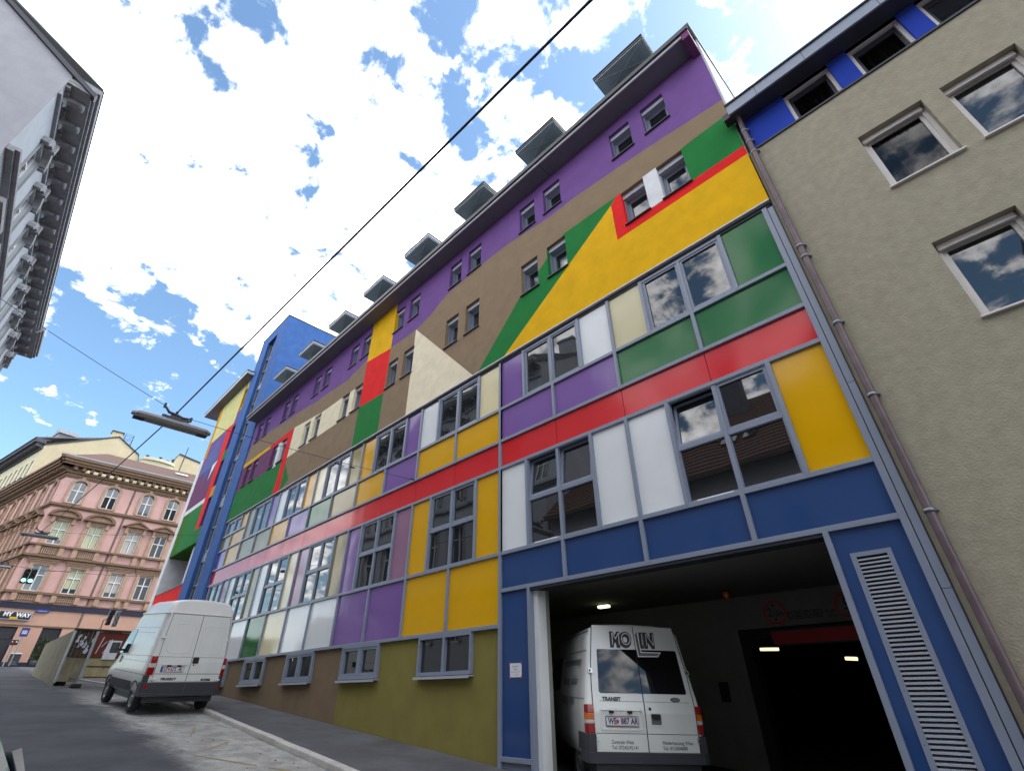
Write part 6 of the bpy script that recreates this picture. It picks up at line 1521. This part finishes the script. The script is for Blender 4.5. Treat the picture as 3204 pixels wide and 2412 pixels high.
# parked car whose corner just shows at the lower left edge
CV = thing('parked_car', 'corner of a parked grey-green car with dark window trim at the lower left edge', 'car', (-3.75, -7.72, gz(-3.75) + RD), (0, R(4.3), R(180)), None)
Q = MB()
prof = [(.30, .78), (.55, .83), (.78, .84), (.95, .80), (1.25, .68), (1.42, .58), (1.46, .30), (1.47, 0)]
sts = [(-1.9, .72, .86), (-1.7, .86, .95), (-1.0, .95, 1), (-.55, 1.38, 1), (.3, 1.47, 1), (1.0, 1.46, 1), (1.5, 1.40, .99), (1.95, .98, .96), (2.05, .85, .90)]
rings = []
for x, H, ws in sts:
    zb = min(.8, H * .75); r = []
    for z, w_ in prof:
        q = z if z <= zb else zb + (z - zb) * (H - zb) / (1.47 - zb); r.append((x, -w_ * ws, q))
    rings.append(r + [(p[0], -p[1], p[2]) for p in r[::-1][1:]])
n = len(rings[0]); pts = [p for r in rings for p in r]
Q.add(pts, [(i * n + j, i * n + j + 1, (i + 1) * n + j + 1, (i + 1) * n + j) for i in range(len(rings) - 1) for j in range(n - 1)], 0, True); Q.add(rings[0], [tuple(range(n))]); Q.add(rings[-1], [tuple(range(n))])
Q.build('body', M['carpaint'], CV)
Q = MB()
for sg in (-1, 1):
    Q.hexa([(-.75, sg * .79, .97), (1.45, sg * .79, .98), (1.25, sg * .66, 1.30), (-.4, sg * .66, 1.28), (-.75, sg * .815, .97), (1.45, sg * .815, .98), (1.25, sg * .69, 1.31), (-.4, sg * .69, 1.29)])
Q.build('side_window', M['glassvan'], CV)
for sg in (-1, 1):
    Q = MB(); Q.lathe([(.0, 0)], lambda a, b, h: (a, b, h), 3) if False else None
    Q.box(-.62, -.46, sg * .86 - .10, sg * .86 + .10, .98, 1.12); Q.build('wing_mirror', M['black'], CV, bevel=.03)
for x in (-1.3, 1.25):
    for sg in (-1, 1): wheel(CV, sg * 0 + x, 0, .3, .18) if False else None
for x in (-1.3, 1.25):
    for sg in (-1, 1):
        Q = MB(); Q.lathe([(.18, -.09), (.28, -.09), (.30, -.05), (.30, .05), (.28, .09), (.18, .09)], lambda a, b, h, x=x, sg=sg: (x + a, sg * .74 + h * sg, .30 + b), 24); w_ = Q.build('wheel', M['rubber'], CV)
        Q = MB(); Q.lathe([(.02, .06), (.18, .07)], lambda a, b, h, x=x, sg=sg: (x + a, sg * .74 + h * sg, .30 + b), 24); Q.build('rim', M['rim'], w_)
for sg in (-1, 1):
    Q = MB(); Q.box(1.93, 2.04, sg * .62 - .12, sg * .62 + .12, .72, .88); Q.build('tail_light', M['lampred'], CV, bevel=.02)
    Q = MB(); Q.box(-1.9, -1.78, sg * .58 - .14, sg * .58 + .14, .60, .74); Q.build('headlight', M['lampclear'], CV, bevel=.02)

# ------------------------------------------------------------------ sky, sun, camera
W_ = bpy.data.worlds.new('World'); SC.world = W_; W_.use_nodes = True
nt = W_.node_tree; N = nt.nodes; L = nt.links
bg = N['Background']; bg.inputs['Strength'].default_value = 0.1
SUN_EL, SUN_AZ = R(52), R(35)          # azimuth from +Y towards +X: the sun stands behind the coloured building
sky = N.new('ShaderNodeTexSky'); sky.sky_type = 'NISHITA'; sky.sun_disc = False; sky.sun_elevation = SUN_EL; sky.sun_rotation = SUN_AZ; sky.air_density = 1.0; sky.dust_density = 0.6; sky.ozone_density = 2.0
tc = N.new('ShaderNodeTexCoord')
def vm(op, a, b=None):
    n = N.new('ShaderNodeVectorMath'); n.operation = op
    for i, v in enumerate((a, b)):
        if v is None: continue
        if isinstance(v, tuple): n.inputs[i].default_value = v
        else: L.new(v, n.inputs[i])
    return n
def mm(op, a, b=None, c=None, clamp=False):
    n = N.new('ShaderNodeMath'); n.operation = op; n.use_clamp = clamp
    for i, v in enumerate((a, b, c)):
        if v is None: continue
        if isinstance(v, (int, float)): n.inputs[i].default_value = v
        else: L.new(v, n.inputs[i])
    return n.outputs[0]
def rng(v, a, b, c, d):
    n = N.new('ShaderNodeMapRange'); n.interpolation_type = 'SMOOTHSTEP'
    for i, q in ((1, a), (2, b), (3, c), (4, d)): n.inputs[i].default_value = q
    L.new(v, n.inputs[0]); return n.outputs[0]
D_ = vm('NORMALIZE', tc.outputs['Generated']).outputs[0]
sep = N.new('ShaderNodeSeparateXYZ'); L.new(D_, sep.inputs[0])
den = mm('ADD', mm('MAXIMUM', sep.outputs['Z'], 0.0), 0.22)
cmb = N.new('ShaderNodeCombineXYZ'); L.new(mm('DIVIDE', sep.outputs['X'], den), cmb.inputs[0]); L.new(mm('DIVIDE', sep.outputs['Y'], den), cmb.inputs[1])
def nz(scale, det, rough, dist=0.0, off=(0, 0, 0)):
    n = N.new('ShaderNodeTexNoise'); n.inputs['Scale'].default_value = scale; n.inputs['Detail'].default_value = det; n.inputs['Roughness'].default_value = rough; n.inputs['Distortion'].default_value = dist
    v = vm('ADD', cmb.outputs[0], off); L.new(v.outputs[0], n.inputs['Vector']); return n.outputs['Fac']
big = nz(2.3, 2, 0.5, 0.0, (3.1, 1.7, 0)); mid = nz(11.0, 9, 0.60, 0.2, (0.4, 2.2, 0)); fine = nz(20, 6, 0.6, 0.2)
cov = mm('ADD', mm('MULTIPLY', mid, 0.86), mm('MULTIPLY', big, 0.20))
def towards(d, a, b):
    return rng(vm('DOT_PRODUCT', D_, d).outputs['Value'], math.cos(R(a)), math.cos(R(b)), 0, 1)
cov = mm('ADD', cov, mm('MULTIPLY', towards((-.751, .10, .655), 30, 8), 0.06))
cov = mm('ADD', cov, mm('MULTIPLY', towards((-.80, -.25, .55), 26, 8), 0.08))
cov = mm('ADD', cov, mm('MULTIPLY', towards((-.955, -.02, .30), 22, 11), -0.24))
cov = mm('ADD', cov, mm('MULTIPLY', towards((.15, .45, .88), 40, 12), -0.07))
cov = mm('ADD', cov, mm('MULTIPLY', mm('SUBTRACT', fine, 0.5), 0.10))
mask = rng(cov, 0.462, 0.575, 0, 1)
shade = rng(cov, 0.50, 0.72, 15.0, 27.0)
shade = mm('MULTIPLY', shade, rng(fine, 0.25, 0.75, 0.86, 1.1))
cc = N.new('ShaderNodeCombineColor'); L.new(shade, cc.inputs[0]); L.new(shade, cc.inputs[1]); L.new(mm('MULTIPLY', shade, 1.02), cc.inputs[2])
# thin veil and a paler, bluer lower sky
hs = N.new('ShaderNodeMix'); hs.data_type = 'RGBA'; hs.blend_type = 'MULTIPLY'; hs.inputs[0].default_value = 1; L.new(sky.outputs[0], hs.inputs[6]); hs.inputs[7].default_value = (1.6, 1.8, 1.75, 1)
mx = N.new('ShaderNodeMix'); mx.data_type = 'RGBA'; L.new(mask, mx.inputs[0]); L.new(hs.outputs[2], mx.inputs[6]); L.new(cc.outputs[0], mx.inputs[7])
L.new(mx.outputs[2], bg.inputs['Color'])
sd = bpy.data.lights.new('sun', 'SUN'); sd.energy = 0.8; sd.angle = R(12); sd.color = (1.0, 0.95, 0.88)
so = bpy.data.objects.new('sun', sd); link(so)
dirv = Vector((math.sin(SUN_AZ) * math.cos(SUN_EL), math.cos(SUN_AZ) * math.cos(SUN_EL), math.sin(SUN_EL)))
so.rotation_euler = dirv.to_track_quat('Z', 'Y').to_euler(); so.location = (0, 0, 60)

cd = bpy.data.cameras.new('camera'); co = bpy.data.objects.new('camera', cd); link(co); SC.camera = co
cd.sensor_width = 36; cd.lens = 1500.6 / 3204 * 36; cd.clip_start = 0.05; cd.clip_end = 2000
RR = ((0.71252, 0.70156, -0.01129), (-0.38359, 0.37607, -0.84346), (-0.58750, 0.60531, 0.53707))

mw = Matrix(((RR[0][0], -RR[1][0], -RR[2][0], 0), (RR[0][1], -RR[1][1], -RR[2][1], -7.4), (RR[0][2], -RR[1][2], -RR[2][2], 0), (0, 0, 0, 1)))
co.matrix_world = mw
SC.view_settings.view_transform = 'Standard'; SC.view_settings.look = 'None'; SC.view_settings.gamma = 1; SC.view_settings.exposure = 0.78
SC.cycles.max_bounces = 8; SC.cycles.diffuse_bounces = 4; SC.cycles.glossy_bounces = 4; SC.cycles.caustics_reflective = False; SC.cycles.caustics_refractive = False
